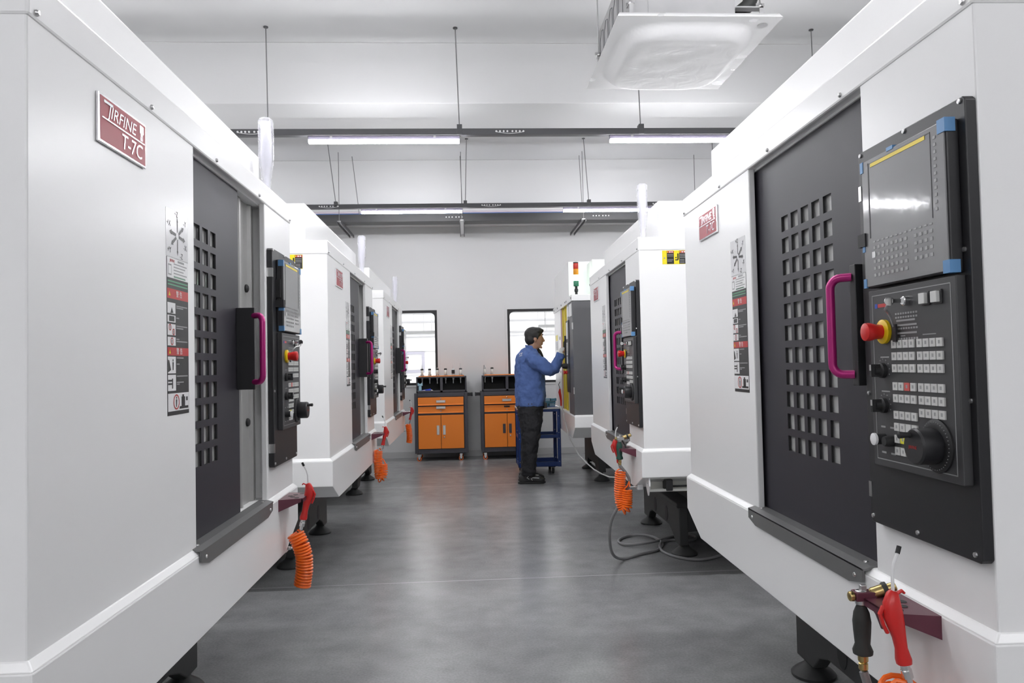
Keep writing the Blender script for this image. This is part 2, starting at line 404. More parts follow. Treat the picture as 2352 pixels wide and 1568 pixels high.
trunk('lighting_track', .1, 3.30, [(-3.2, 0), (-.03, 0), (3.06, 0)], (), 'black lighting track right above the camera position')
trunk('lighting_track', -3.0, 3.30, [(-3.2, 0), (-.03, 0), (3.06, 0)], (), 'black lighting track behind the camera position')
LAMPL = {}
ROWN = {6.3: 'the nearer visible track', 9.42: 'the farther visible track', 3.2: 'the unseen track above the nearest machines, added as fill', .1: 'the unseen track overhead, added as fill', -3.0: 'the unseen rearmost track, added as fill'}
for y, z in ((6.3, 3.27), (9.42, 3.315), (3.2, 3.27), (.1, 3.27), (-3.0, 3.27)):
    for i, x in enumerate((-3.86, -1.29, 1.25, 3.80) if y > 5 else (-3.2, -1.92, -.62, .68, 1.98) if y > 3 else (-3.2, 1.98) if y > 0 else (-3.2, -1.92, -.62, .68, 1.98)):  # unseen rows: lamps added and spaced to brighten the machine faces
        root = empty('linear_lamp', (x, y, z-.0225))
        b = MB(); b.box((0, -.019, -.008), (1.26, .019, .022), M_LAMPBODY); b.build('housing', root, bevel=.003)
        b = MB(); b.prism([(-.019, -.008), (.019, -.008), (.0225, -.012), (.0225, -.028), (.016, -.035), (-.016, -.035), (-.0225, -.028), (-.0225, -.012)], 0, .004, 1.256, M_TUBE); b.build('diffuser', root)
        b = MB(); b.box((.18, -.024, .006), (.20, .024, .0218), M_STEEL); b.build('clip', root); b = MB(); b.box((1.04, -.024, .006), (1.06, .024, .0218), M_STEEL); b.build('clip', root)
        w = {-3.86: 'far left', -1.29: 'left of centre', 1.25: 'right of centre', 3.80: 'far right', -3.2: 'at its left end', -1.92: 'above the left row', -.62: 'above the aisle', .68: 'right of the aisle', 1.98: 'above the right row'}[x]
        tag(root, 'glowing linear lamp under %s, %s' % (ROWN[y], w), 'lamp', 'linear lamps under the tracks')
# cable tray, pipes near the back wall
root = empty('cable_tray', (0, 10.2, 3.34))
b = MB(); b.box((X0+.02, -.1, -.055), (X1-.02, .15, .05), M_TRAY); b.build('tray', root, bevel=.003)
for x, dx in ((-1.42, .09), (-.03, .02), (1.62, .03), (3.2, 0)):
    r = MB(); r.cyl((x-dx, 0, 4.2-3.34-.002), (x, 0, .05), .0048, MATS['rod_grey'], 8); r.build('hanging_rod', root)
for x in (-.25, 1.75):
    d = MB()
    for k in range(6): d.lathe((x+k*.04+(.012 if k > 2 else 0), -.101, .0), [(.0085, 0), (.0085, .003)], M_LWHITE, axis=(0, -1, 0), seg=10)
    d.build('joint_dots', root)
tag(root, 'dark grey cable tray running in front of the back wall', 'cable tray')
for x, lb in ((-1.66, 'left'), (-.04, 'middle'), (1.60, 'right')):
    b = MB()
    for s in (-1, 1): b.box((x+s*.028-.005, 9.98, 3.245), (x+s*.028+.005, 11.1, 3.283), M_TRUNK)
    b.box((x-.024, 9.99, 3.272), (x+.024, 11.1, 3.283), M_STEEL)
    root = tag(empty('support_strut', (0, 0, 0)), '%s perforated steel strut under the grey cable tray' % lb, 'strut', 'struts under the cable tray')
    b.build('channel', root)
    r = MB(); r.cyl((x, 10.0, 3.28), (x, 10.0, 4.198), .0045, MATS['rod_grey'], 8); r.build('hanging_rod', root)
b = MB(); b.cyl((X0+.02, 10.28, 3.412), (X1-.02, 10.28, 3.412), .021, M_BLUEPIPE, 12); b.box((-1.34, 10.25, 3.392), (-1.24, 10.31, 3.44), M_STEEL)
tag(b.build('air_pipe'), 'blue compressed air pipe lying along the grey cable tray', 'pipe')
b = MB(); b.cyl((X0+.02, 10.34, 3.46), (X1-.02, 10.34, 3.46), .016, M_PINKPIPE, 12)
tag(b.build('cable_conduit'), 'thin pale pinkish conduit just above the blue pipe', 'pipe')

# ------------------------------------------------------------------ machining centres
SL, SR_, DEP = -.255, 1.787, -2.25
def machine_proto():
    root = empty('machining_center', (0, 0, 0))
    N = lambda: MB(SW)
    # body shell: thin front plates, solid back, jambs
    b = N()
    b.prism([(SL, DEP), (SL, 0), (.585, 0), (.585, -.022), (SL+.05, -.022), (SL+.05, -.10), (1.42, -.10), (1.42, -.022), (1.36, -.022), (1.36, 0), (SR_, 0), (SR_, DEP)], 2, .80, 2.0, M_WHITE)
    b.build('housing', root, bevel=.004)
    b = N(); b.box((.10, -.098, .801), (1.41, -.045, .812), M_SILL); b.build('door_track', root)
    b = N(); b.box((.10, -.098, 1.985), (1.41, -.024, 1.999), M_WHITE)
    b.build('door_track', root)
    # header cover with screws
    h = N(); h.box((SL-.003, DEP, 1.992), (SR_+.003, .004, 2.073), M_WHITE); hd = h.build('header_cover', root, bevel=.006)
    for s_ in (-.232, .28, .775, 1.27, 1.765):
        q = N(); q.lathe((s_, .004, 2.006), [(.0065, 0), (.0065, .002), (.0045, .006), (.001, .007)], M_STEEL, axis=(0, 1, 0), seg=10); q.build('screw', hd)
    b = N(); b.box((-.235, DEP, 2.070), (1.765, -.128, 2.293), M_WHITE); b.build('top_box', root, bevel=.006)
    # skirt: clipped lower corners and a sloping ledge all round
    a0, a1, fz, zt = -.272, 1.803, .018, .803
    b = N(); b.prism([(a0, zt), (a0, .660), (-.07, .568), (1.57, .562), (a1, .652), (a1, zt)], 1, DEP, fz, M_WHITE)
    i0, i1 = SL-.001, SR_+.001
    vs = [(a0, DEP, zt), (a1, DEP, zt), (a1, fz, zt), (a0, fz, zt), (i0, DEP, .820), (i1, DEP, .820), (i1, .001, .820), (i0, .001, .820)]
    b.add(vs, [(0, 1, 5, 4), (1, 2, 6, 5), (2, 3, 7, 6), (3, 0, 4, 7), (4, 5, 6, 7), (0, 3, 2, 1)], M_WHITE)
    b.build('skirt', root, bevel=.0035)
    # inner frame behind the door
    b = N(); b.box((.50, -.075, .812), (1.42, -.062, 1.984), M_INNER)
    for s_ in (1.205, 1.352): b.prism([(s_-.02, -.064), (s_+.02, -.064), (s_+.008, -.050), (s_-.008, -.050)], 2, .812, 1.984, M_INNER)
    inn = b.build('inner_frame', root, bevel=.002)
    for z in (1.650, 1.13):
        q = N(); q.lathe((1.31, -.062, z), [(.016, 0), (.016, .006), (.011, .010), (.006, .010)], M_BLACKM, axis=(0, 1, 0), seg=14); q.build('bolt', inn)
    # sliding door with window holes
    d0, d1, dz0, dz1, wf, wk = .50, 1.371, .813, 1.990, -.030, -.036
    sc_ = [d0]; hs = set(); hz = set()
    for k in range(5): sc_ += [.783+.0738*k, .783+.0738*k+.051]
    for k in range(5): hs.add(1+2*k)
    sc_.append(d1)
    zc = [dz0]
    for k in range(10, -1, -1): zc += [1.785-.0698*k-.048, 1.785-.0698*k]
    for k in range(11): hz.add(1+2*k)
    zc.append(dz1)
    b = N()
    for i in range(len(sc_)-1):
        for j in range(len(zc)-1):
            s0, s1, z0, z1 = sc_[i], sc_[i+1], zc[j], zc[j+1]
            if i in hs and j in hz:
                b.quad([(s0, wf, z0), (s0, wk, z0), (s0, wk, z1), (s0, wf, z1)], M_BLACKM); b.quad([(s1, wf, z0), (s1, wk, z0), (s1, wk, z1), (s1, wf, z1)], M_BLACKM)
                b.quad([(s0, wf, z0), (s1, wf, z0), (s1, wk, z0), (s0, wk, z0)], M_BLACKM); b.quad([(s0, wf, z1), (s1, wf, z1), (s1, wk, z1), (s0, wk, z1)], M_BLACKM)
            else:
                b.quad([(s0, wf, z0), (s1, wf, z0), (s1, wf, z1), (s0, wf, z1)], M_DOOR); b.quad([(s0, wk, z0), (s1, wk, z0), (s1, wk, z1), (s0, wk, z1)], M_DOOR)
    b.quad([(d1, wf, dz0), (d1, wk, dz0), (d1, wk, dz1), (d1, wf, dz1)], M_DOOR); b.quad([(d0, wf, dz0), (d0, wk, dz0), (d0, wk, dz1), (d0, wf, dz1)], M_DOOR)
    b.quad([(d0, wf, dz0), (d1, wf, dz0), (d1, wk, dz0), (d0, wk, dz0)], M_DOOR); b.quad([(d0, wf, dz1), (d1, wf, dz1), (d1, wk, dz1), (d0, wk, dz1)], M_DOOR)
    door = b.build('door', root)
    b = N(); b.box((.75, -.046, 1.00), (1.16, -.041, 1.83), M_GLASSB); b.build('window_pane', door)
    b = N(); b.box((1.343, -.030, 1.262), (1.371, .034, 1.556), M_BLACK); b.build('handle_mount', door, bevel=.0015)
    b = N(); pts = []
    def arc(c0, a, b_, n=6):
        for k in range(n+1):
            t_ = k/n*math.pi/2; pts.append((c0[0]+a[0]*(1-math.cos(t_))+b_[0]*math.sin(t_), c0[1]+a[1]*(1-math.cos(t_))+b_[1]*math.sin(t_), c0[2]+a[2]*(1-math.cos(t_))+b_[2]*math.sin(t_)))
    u = (-.0345, .040, 0)      # direction of the two legs of the grip
    R = .026; un = math.hypot(u[0], u[1]); ux = (u[0]/un*R, u[1]/un*R)
    A = (1.350, .030); B = (A[0]+u[0], A[1]+u[1])
    pts.append((A[0], A[1], 1.289)); arc((B[0]-ux[0], B[1]-ux[1], 1.289), (0, 0, R), (ux[0], ux[1], 0)); 
    arc((B[0], B[1], 1.527-R), (-ux[0], -ux[1], 0), (0, 0, R)); pts.append((A[0], A[1], 1.527))
    b.loft(pts, .0105, M_MAGENTA, 14); b.build('door_handle', door)
    # folded steel sill
    b = N(); b.prism([(-.029, .8235), (.004, .8225), (.026, .8165), (.026, .812), (-.029, .819)], 0, .552, 1.345, M_SILL)
    b.prism([(.552, .816), (.552, .784), (.615, .768), (1.27, .768), (1.338, .784), (1.338, .816)], 1, .020, .026, M_SILL)
    sl = b.build('sill', root)
    for p, ax in (((.59, .026, .792), (0, 1, 0)), ((1.30, .026, .792), (0, 1, 0)), ((.60, -.004, .8225), (0, 0, 1)), ((1.30, -.004, .8225), (0, 0, 1))):
        q = N(); q.lathe(p, [(.006, 0), (.005, .003), (.001, .004)], M_STEEL, axis=ax, seg=10); q.build('screw', sl)
    # name plate
    b = N(); b.box((0, 0, 1.836), (.240, .007, 1.946), M_SILVER); npz = b.build('nameplate', root, bevel=.0015)
    b = N(); b.box((.006, .0068, 1.842), (.234, .0076, 1.940), M_PLATE); b.build('red_field', npz)
    b = N(); b.box((.012, .0076, 1.8915), (.226, .009, 1.8945), M_SILVER)
    for (x0, z0, x1, z1) in ((.200, 1.915, .222, 1.934), (.206, 1.908, .216, 1.915)): b.box((x0, .0076, z0), (x1, .009, z1), M_SILVER)
    for k in range(7): b.box((.203+.002*(k % 2), .0076, 1.897+.0015*k), (.219-.003*(k % 3 == 1), .0085, 1.8976+.0015*k), M_SILVER)
    b.box((.020, .0076, 1.928), (.062, .009, 1.934), M_SILVER)
    b.build('emblem', npz)
    text('brand_lettering', 'JIRFINE', .040, M_SILVER, npz, (.108, -.0078, 1.913), (1, 0, 0), (0, 0, 1), .0009, sx=1.12, shear=.25)
    text('model_lettering', 'T-7C', .050, M_SILVER, npz, (.158, -.0078, 1.866), (1, 0, 0), (0, 0, 1), .0009, sx=1.05, shear=.15)
    # axis diagram on clear film
    b = N(); b.box((.376, 0, 1.643), (.532, .0006, 1.772), M_LFILM); ax = b.build('axis_diagram', root)
    c = (.455, 1.706); b = N()
    for (dx, dz) in ((0, .052), (0, -.056), (.045, .030), (-.045, -.030), (-.056, .006), (.056, -.006)):
        L = math.hypot(dx, dz); ex, ez = dx/L, dz/L; px, pz = -ez, ex; t0, t1 = .010, L-.014; hw = .0024 if dx == 0 else .004
        P = lambda t_, o_: (c[0]+ex*t_+px*o_, .0012, c[1]+ez*t_+pz*o_)
        b.quad([P(t0, -hw), P(t1, -hw), P(t1, hw), P(t0, hw)], M_LBLACK); b.quad([P(t1, -hw*2), P(L, 0), P(t1, hw*2)], M_LBLACK)
    b.build('arrows', ax)
    for tx, x, z in (('+Z', .446, 1.764), ('-Y', .508, 1.748), ('+X', .393, 1.732), ('-X', .511, 1.680), ('+Y', .397, 1.660), ('-Z', .482, 1.652)):
        text('axis_letter', tx, .022, M_LBLACK, ax, (x, -.0012, z), (1, 0, 0), (0, 0, 1), .0001)
    # warning label column
    b = N(); l0, l1 = .379, .531
    b.box((l0, 0, 1.214), (l1, .0008, 1.641), M_LBLACK); wl = b.build('warning_label', root)
    b = N(); w = .0012
    def Q(x0, z0, x1, z1, m, ww=w): b.quad([(x0, ww, z0), (x1, ww, z0), (x1, ww, z1), (x0, ww, z1)], m)
    Q(l0+.001, 1.585, l1-.001, 1.640, M_LWHITE)
    for k in range(5): Q(.425, 1.6235-.0085*k, .52-.012*(k % 3), 1.6265-.0085*k, M_LGREY, w+.0003)
    Q(.386, 1.592, .410, 1.622, M_LGREY, w+.0003); Q(.389, 1.596, .407, 1.618, M_LWHITE, w+.0005); Q(.425, 1.588, .51, 1.591, M_LGREEN, w+.0003)
    Q(.453, 1.631, .50, 1.637, M_LGREY, w+.0003)
    for k in range(2): Q(.384, 1.574-.009*k, .525, 1.578-.009*k, M_LGREEN, w+.0001)  # green strips paint the signal lamp's reflection onto the black band
    for z0, z1 in ((1.529, 1.556), (1.375, 1.397)):
        Q(l0+.001, z0, l1-.001, z1, M_LRED); zm = (z0+z1)/2
        b.quad([(.389, w+.0004, zm-.006), (.401, w+.0004, zm-.006), (.395, w+.0004, zm+.007)], M_LYEL)
    for z0, z1 in ((1.489, 1.518), (1.465, 1.484), (1.430, 1.460), (1.402, 1.425), (1.327, 1.372), (1.280, 1.323)):
        Q(.381, z0, .436, z1, M_LWHITE)
    Q(.381, 1.225, .529, 1.273, M_LWHITE)
    Q(.391, 1.4675, .428, 1.482, M_LBLACK, w+.0003)
    b.quad([(.400, w+.0003, 1.489), (.421, w+.0003, 1.491), (.410, w+.0003, 1.506)], M_LBLACK)
    def circ(cx, cz, r, m, t_=.0025):
        n = 18
        for k in range(n):
            a1_, a2_ = 2*math.pi*k/n, 2*math.pi*(k+1)/n
            b.quad([(cx+r*math.cos(a1_), w+.0006, cz+r*math.sin(a1_)), (cx+r*math.cos(a2_), w+.0006, cz+r*math.sin(a2_)),
                    (cx+(r-t_)*math.cos(a2_), w+.0006, cz+(r-t_)*math.sin(a2_)), (cx+(r-t_)*math.cos(a1_), w+.0006, cz+(r-t_)*math.sin(a1_))], m)
    def man(cx, cz, h):
        b.quad([(cx-h*.08, w+.0004, cz-h*.4), (cx+h*.08, w+.0004, cz-h*.4), (cx+h*.13, w+.0004, cz+h*.2), (cx-h*.13, w+.0004, cz+h*.2)], M_LBLACK)
        b.quad([(cx-h*.08, w+.0004, cz+h*.25), (cx+h*.08, w+.0004, cz+h*.25), (cx+h*.08, w+.0004, cz+h*.42), (cx-h*.08, w+.0004, cz+h*.42)], M_LBLACK)
    circ(.397, 1.451, .009, M_LRED); man(.397, 1.451, .016); circ(.421, 1.439, .009, M_LRED); man(.421, 1.439, .016)
    circ(.410, 1.4135, .0105, M_LRED); man(.410, 1.4135, .019)
    b.quad([(.382, w+.0003, 1.330), (.402, w+.0003, 1.336), (.390, w+.0003, 1.362), (.382, w+.0003, 1.364)], M_LBLACK); man(.416, 1.350, .036)
    Q(.382, 1.305, .408, 1.310, M_LBLACK, w+.0003); Q(.382, 1.296, .408, 1.301, M_LBLACK, w+.0003); Q(.408, 1.286, .415, 1.313, M_LBLACK, w+.0003)
    circ(.438, 1.249, .021, M_LRED, .004); man(.438, 1.249, .034)
    Q(.474, 1.233, .500, 1.262, M_LBLACK, w+.0003); Q(.480, 1.262, .493, 1.268, M_LBLACK, w+.0003); Q(.508, 1.250, .520, 1.261, M_LBLACK, w+.0003); Q(.460, 1.229, .524, 1.236, M_LBLACK, w+.0003)
    for k, z in enumerate((1.511, 1.506, 1.478, 1.456, 1.450, 1.420, 1.414, 1.369, 1.352, 1.319, 1.302, 1.297)):
        Q(.442, z-.0016, .522-.03*((k*7) % 3), z+.0016, M_LGREY)
    b.build('pictograms', wl)
    for z in (1.5425, 1.386): text('warning_lettering', '警 告', .019, M_LWHITE, wl, (.462, -.0016, z), (1, 0, 0), (0, 0, 1), .0001)
    text('label_lettering', 'JIRFINE', .011, M_LRED, wl, (.415, -.0016, 1.632), (1, 0, 0), (0, 0, 1), .0001)
    # warning label pair on both flanks
    for sd, s_ in ((-1, SL), (1, SR_)):
        b = N(); e = sd*.0008
        b.box((min(s_, s_+e), -.285, 1.908), (max(s_, s_+e), -.140, 1.990), M_LYEL); lb = b.build('side_warning_label', root)
        b = N(); x = s_+sd*.0012
        # panels as seen by somebody looking at that flank
        def F(u0, z0, u1, z1, m, k=0):
            w0 = (-.140-u0*.145) if sd > 0 else (-.285+u0*.145); w1 = (-.140-u1*.145) if sd > 0 else (-.285+u1*.145); xx = x+sd*.0003*k
            b.quad([(xx, w0, z0), (xx, w1, z0), (xx, w1, z1), (xx, w0, z1)], m)
        for u0 in (.19, .70):
            u1 = u0+.29; F(u0, 1.910, u1, 1.988, M_LBLACK); F(u0+.005, 1.975, u1, 1.987, M_LRED, 1)
            for k in range(2): F(u0+.10+.09*k, 1.9775, u0+.16+.09*k, 1.9845, M_LWHITE, 2)
            F(u0+.02, 1.978, u0+.06, 1.984, M_LYEL, 2)
            for z in ((1.966, 1.957, 1.934, 1.926) if u0 < .5 else (1.966, 1.957, 1.948, 1.935, 1.926, 1.917)): F(u0+.02, z-.0015, u1-.03-.05*((z*1000) % 3 == 0), z+.0015, M_LGREY, 1)
        F(.53, 1.944, .60, 1.950, M_LBLACK, 1); F(.53, 1.930, .66, 1.937, M_LBLACK, 1); F(.62, 1.935, .68, 1.972, M_LBLACK, 1); F(.06, 1.940, .12, 1.950, M_LGREY, 1)
        b.build('label_print', lb)
        for wv in (-.16, -.255):
            q = N(); q.lathe((s_, wv, 1.9985), [(.003, 0), (.002, .002)], M_STEEL, axis=(sd, 0, 0), seg=8); q.build('rivet', lb)
    # control panel
    b = N(); b.prism([(1.391, .942), (1.777, .942), (1.785, .950), (1.785, 1.812), (1.777, 1.820), (1.391, 1.820), (1.383, 1.812), (1.383, .950)], 1, 0, .022, M_BLACK)
    cpn = b.build('control_panel', root, bevel=.002)
    for s_, z in ((1.395, 1.812), (1.581, 1.814), (1.770, 1.812), (1.768, 1.53), (1.768, 1.244), (1.764, .956), (1.577, .956), (1.396, .957), (1.396, 1.245)):
        q = N(); q.lathe((s_, .022, z), [(.0055, 0), (.005, .003), (.001, .004)], M_STEEL, axis=(0, 1, 0), seg=8); q.build('screw', cpn)
    for z in (1.722, 1.018):
        q = N(); q.box((1.3815, 0, z-.018), (1.394, .0235, z+.018), M_STEEL); q.build('hinge', cpn)
    b = N(); b.box((1.447, .022, 1.488), (1.764, .047, 1.782), M_BLACK); b.build('screen_housing', cpn, bevel=.003)
    scr = N(); scr.box((1.451, .047, 1.491), (1.761, .050, 1.779), M_FILM); so = scr.build('screen', cpn, bevel=.001)
    b = N()
    b.box((1.49, .0502, 1.760), (1.70, .0508, 1.768), M_YELST)
    b.box((1.478, .0502, 1.600), (1.482, .0507, 1.772), M_PANELG); b.box((1.478, .0502, 1.768), (1.716, .0507, 1.770), M_PANELG); b.box((1.716, .0502, 1.600), (1.718, .0507, 1.770), M_PANELG)
    b.build('screen_print', so)
    b = N()
    for k in range(11): b.box((1.727, .0502, 1.752-.014*k), (1.735, .0509, 1.758-.014*k), M_LGREY)
    for r_ in range(6):
        for c_ in range(13):
            if r_ > 0 and c_ in (8,): continue
            if r_ > 4 and c_ > 8: continue
            b.box((1.492+c_*.0178, .0502, 1.588-.0155*r_), (1.492+c_*.0178+.0095, .0509, 1.588-.0155*r_+(.0035 if r_ == 0 else .007)), M_LGREY)
    b.box((1.486, .0502, 1.554), (1.499, .051, 1.568), M_LWHITE)
    b.build('keyboard', so)
    b = N()
    for (x0, z0, x1, z1) in ((1.742, 1.757, 1.7665, 1.784), (1.745, 1.487, 1.7665, 1.512), (1.4455, 1.755, 1.458, 1.780), (1.4455, 1.572, 1.456, 1.592), (1.4455, 1.489, 1.458, 1.510), (1.56, 1.776, 1.585, 1.784)):
        b = N(); b.box((x0, .030, z0), (x1, .0513, z1), M_TAPE); b.build('blue_tape', cpn)
    b = N(); b.box((1.436, .022, 1.625), (1.449, .040, 1.700), M_BLACKM); b.box((1.43, .022, 1.585), (1.462, .054, 1.615), M_BLACKM); b.build('card_slot', cpn)
    b = N(); b.box((1.447, .022, 1.085), (1.768, .042, 1.482), M_PANELG); lp = b.build('key_board_panel', cpn, bevel=.002)
    b = N()
    for (x0, z0, x1, z1) in ((1.462, 1.1, 1.752, 1.102), (1.462, 1.468, 1.752, 1.470), (1.462, 1.1, 1.464, 1.470), (1.750, 1.1, 1.752, 1.470)):
        b.box((x0, .042, z0), (x1, .0426, z1), M_FILMLINE)
    for (x0, z0, x1, z1) in ((1.56, 1.405, 1.63, 1.409), (1.56, 1.395, 1.635, 1.399), (1.56, 1.378, 1.635, 1.382), (1.49, 1.328, 1.525, 1.331), (1.49, 1.252, 1.525, 1.255), (1.575, 1.373, 1.592, 1.375), (1.655, 1.373, 1.70, 1.375)):
        b.box((x0, .042, z0), (x1, .0425, z1), M_FILMLINE)
    for z_ in (1.420, 1.412, 1.388, 1.366):
        for k in range(9): b.box((1.556+.0095*k, .042, z_), (1.556+.0095*k+.0065, .0425, z_+.004), M_FILMLINE)
    for zc_ in (1.300, 1.222):
        for k in range(9):
            a_ = math.radians(-20+28*k); b.box((1.500+.025*math.cos(a_)-.001, .042, zc_+.025*math.sin(a_)-.001), (1.500+.025*math.cos(a_)+.0015, .0425, zc_+.025*math.sin(a_)+.0015), M_FILMLINE)
    for s_ in (1.482, 1.520):
        for z_ in (1.172, 1.115): b.box((s_, .042, z_), (s_+.018, .0425, z_+.004), M_FILMLINE)
    b.box((1.474, .042, 1.440), (1.484, .0426, 1.450), M_LBLUE); b.box((1.486, .042, 1.441), (1.522, .0426, 1.449), M_LRED)
    b.build('panel_print', lp)
    rows = [(0, z) for z in (1.357, 1.331, 1.305, 1.266, 1.240, 1.204, 1.178, 1.152, 1.126)] + [(1, z) for z in (1.357, 1.331, 1.305, 1.266, 1.240, 1.214)]
    for g, z in rows:
        for k in range(4):
            s0 = (1.541, 1.637)[g]+k*.0225
            if g == 0 and z < 1.13 and k == 3: continue
            m_ = M_KEYRED if (g == 0 and abs(z-1.266) < .001 and k == 2) else M_KEYYEL if (g == 0 and abs(z-1.152) < .001 and k == 1) else M_KEY
            q = N(); q.box((s0, .042, z-.0085), (s0+.0185, .0455, z+.0085), m_); q.quad([(s0+.006, .0457, z-.003), (s0+.0125, .0457, z-.003), (s0+.0125, .0457, z+.004), (s0+.006, .0457, z+.004)], M_LGREY) if k != 2 or z > 1.2 else None; q.build('key_button', lp)
    b = N(); b.lathe((1.512, .042, 1.386), [(.027, 0), (.027, .007), (.020, .010)], M_YELLOW, axis=(0, 1, 0), seg=24); es_ = b.build('emergency_stop', lp)
    b = N(); b.lathe((1.512, .052, 1.386), [(.016, 0), (.0165, .012), (.0185, .018), (.0205, .028), (.0195, .036), (.012, .039)], M_RED, axis=(0, 1, 0), seg=24); b.build('red_mushroom', es_)
    for z in (1.300, 1.222):
        b = N(); b.lathe((1.500, .042, z), [(.017, 0), (.017, .008), (.011, .011), (.010, .022)], M_BLACKM, axis=(0, 1, 0), seg=18)
        b.box((1.496, .050, z-.014), (1.504, .072, z+.014), M_BLACKM); b.box((1.4965, .0705, z), (1.5035, .0727, z+.013), M_STEEL); b.build('rotary_knob', lp)
    b = N(); b.lathe((1.494, .042, 1.147), [(.012, 0), (.012, .020), (.009, .022)], M_BLACKM, axis=(0, 1, 0), seg=16); b.lathe((1.494, .063, 1.147), [(.0135, 0), (.0135, .005), (.010, .007)], M_LWHITE, axis=(0, 1, 0), seg=16); b.build('white_push_button', lp)
    b = N(); b.lathe((1.527, .042, 1.145), [(.012, 0), (.012, .012), (.010, .020), (.0, .020)], M_BLACKM, axis=(0, 1, 0), seg=16); b.build('black_push_button', lp)
    for s_ in (1.660, 1.700):
        b = N(); b.box((s_, .042, 1.432), (s_+.026, .046, 1.460), M_PANELG); b.box((s_+.003, .046, 1.435), (s_+.023, .054, 1.457), M_KEY); b.build('square_push_button', lp, bevel=.001)
    b = N(); b.lathe((1.605, .042, 1.447), [(.010, 0), (.010, .010), (.008, .012)], M_CHROME, axis=(0, 1, 0), seg=16); b.box((1.603, .052, 1.443), (1.607, .075, 1.451), M_CHROME); b.lathe((1.605, .082, 1.447), [(.010, -.001), (.010, .001)], M_CHROME, axis=(1, 0, 0), seg=14)
    b.loft([(1.605, .085, 1.440), (1.59, .083, 1.43), (1.575, .070, 1.427), (1.565, .058, 1.415), (1.562, .050, 1.395)], .0025, M_STEEL, 6); b.box((1.556, .046, 1.362), (1.569, .050, 1.400), M_BLACKM)
    b.build('key_switch', lp)
    # hand wheel
    b = N(); b.lathe((1.692, .042, 1.152), [(.053, 0), (.053, .004), (.046, .008), (.040, .008)], M_BLACKM, axis=(0, 1, 0), seg=32)
    for k in range(40):
        a_ = 2*math.pi*k/40; b.box((1.692+.047*math.cos(a_)-.0007, .046, 1.152+.047*math.sin(a_)-.0007), (1.692+.047*math.cos(a_)+.0007, .0505, 1.152+.047*math.sin(a_)+.0007), M_FILMLINE)
    hw = b.build('hand_wheel', lp)
    b = N(); b.lathe((1.692, .048, 1.152), [(.034, 0), (.036, .006), (.036, .040), (.033, .044), (.0, .044)], M_BLACK, axis=(0, 1, 0), seg=28); b.lathe((1.680, .090, 1.174), [(.007, 0), (.0055, .006), (.007, .024), (.004, .026)], M_BLACKM, axis=(0, 1, 0), seg=12)
    b.build('dial_knob', hw)
    text('dial_lettering', 'JIRFINE', .009, M_LRED, hw, (1.690, -.0925, 1.150), (1, 0, 0), (0, 0, 1), .0001)
    # gun bracket
    b = N()
    zt = .802; p = [(1.452, .018), (1.642, .018), (1.618, .100), (1.606, .112), (1.488, .112), (1.476, .100)]
    b.prism([(x, y) for x, y in p], 2, zt-.004, zt, M_MAROON)
    for s0, s1 in ((1.452, 1.476), (1.642, 1.618)):
        b.quad([(s0, .018, zt), (s1, .104, zt), (s1, .104, zt-.014), (s0, .018, zt-.048)], M_MAROON); e = .003 if s0 < 1.5 else -.003
        b.quad([(s0+e, .018, zt), (s1+e, .104, zt), (s1+e, .104, zt-.014), (s0+e, .018, zt-.048)], M_MAROON)
    b.box((1.484, .109, zt-.016), (1.610, .112, zt), M_MAROON)
    br = b.build('gun_bracket', root)
    for x, y, rx in ((1.497, .082, .010), (1.520, .060, .010), (1.545, .045, .010), (1.575, .060, .010), (1.597, .082, .010)):
        q = N(); q.lathe((x, y, zt+.0002), [(rx, 0), (rx, .0006)], M_BLACKM, seg=14); q.build('slot', br)
    # signal lamp under film
    b = N(); b.lathe((1.635, -.062, 2.073), [(.010, 0), (.010, .10), (.014, .125), (.022, .165), (.022, .330), (.018, .338), (.0, .340)], mat('lamp_pale', (.82, .81, .90), .25), seg=20)
    lm = b.build('signal_lamp', root)
    b = N(); b.lathe((1.635, -.062, 2.075), [(.017, 0), (.018, .06), (.030, .15), (.033, .18), (.033, .338), (.026, .350), (.001, .354)], M_CLEAR, seg=16); b.build('plastic_cover', lm)
    # coolant rail under the flank
    b = N(); b.box((1.69, -2.0, .566), (1.785, -.03, .572), M_ALU); b.box((1.69, -2.0, .572), (1.697, -.03, .640), M_ALU); b.box((1.778, -2.0, .572), (1.785, -.03, .580), M_ALU); b.box((1.74, -2.0, .640), (1.785, -.03, .648), M_ALU)
    rl = b.build('side_rail', root)
    b = N(); b.box((1.70, -.165, .570), (1.792, -.125, .636), M_BLACKM); b.build('hose_plug', rl, bevel=.004)
    b = N(); b.cyl((1.76, -.16, .592), (1.76, -1.9, .596), .006, M_BLACKM, 8); b.build('cable', rl)
    b = N(); b.prism([(1.70, .640), (1.79, .668), (1.80, .600), (1.76, .540), (1.72, .580)], 1, -.03, -.022, M_LWHITE); b.lathe((1.76, -.022, .615), [(.005, 0), (.004, .003)], M_STEEL, axis=(0, 1, 0), seg=8); b.build('end_plate', rl)
    # air fitting under the skirt
    b = N(); b.box((1.60, -.02, .555), (1.635, .012, .585), M_LWHITE); b.lathe((1.617, .012, .570), [(.008, 0), (.008, .014), (.005, .016), (.005, .034), (.007, .036), (.007, .044)], M_CHROME, axis=(0, 1, 0), seg=12); b.build('air_fitting', root)
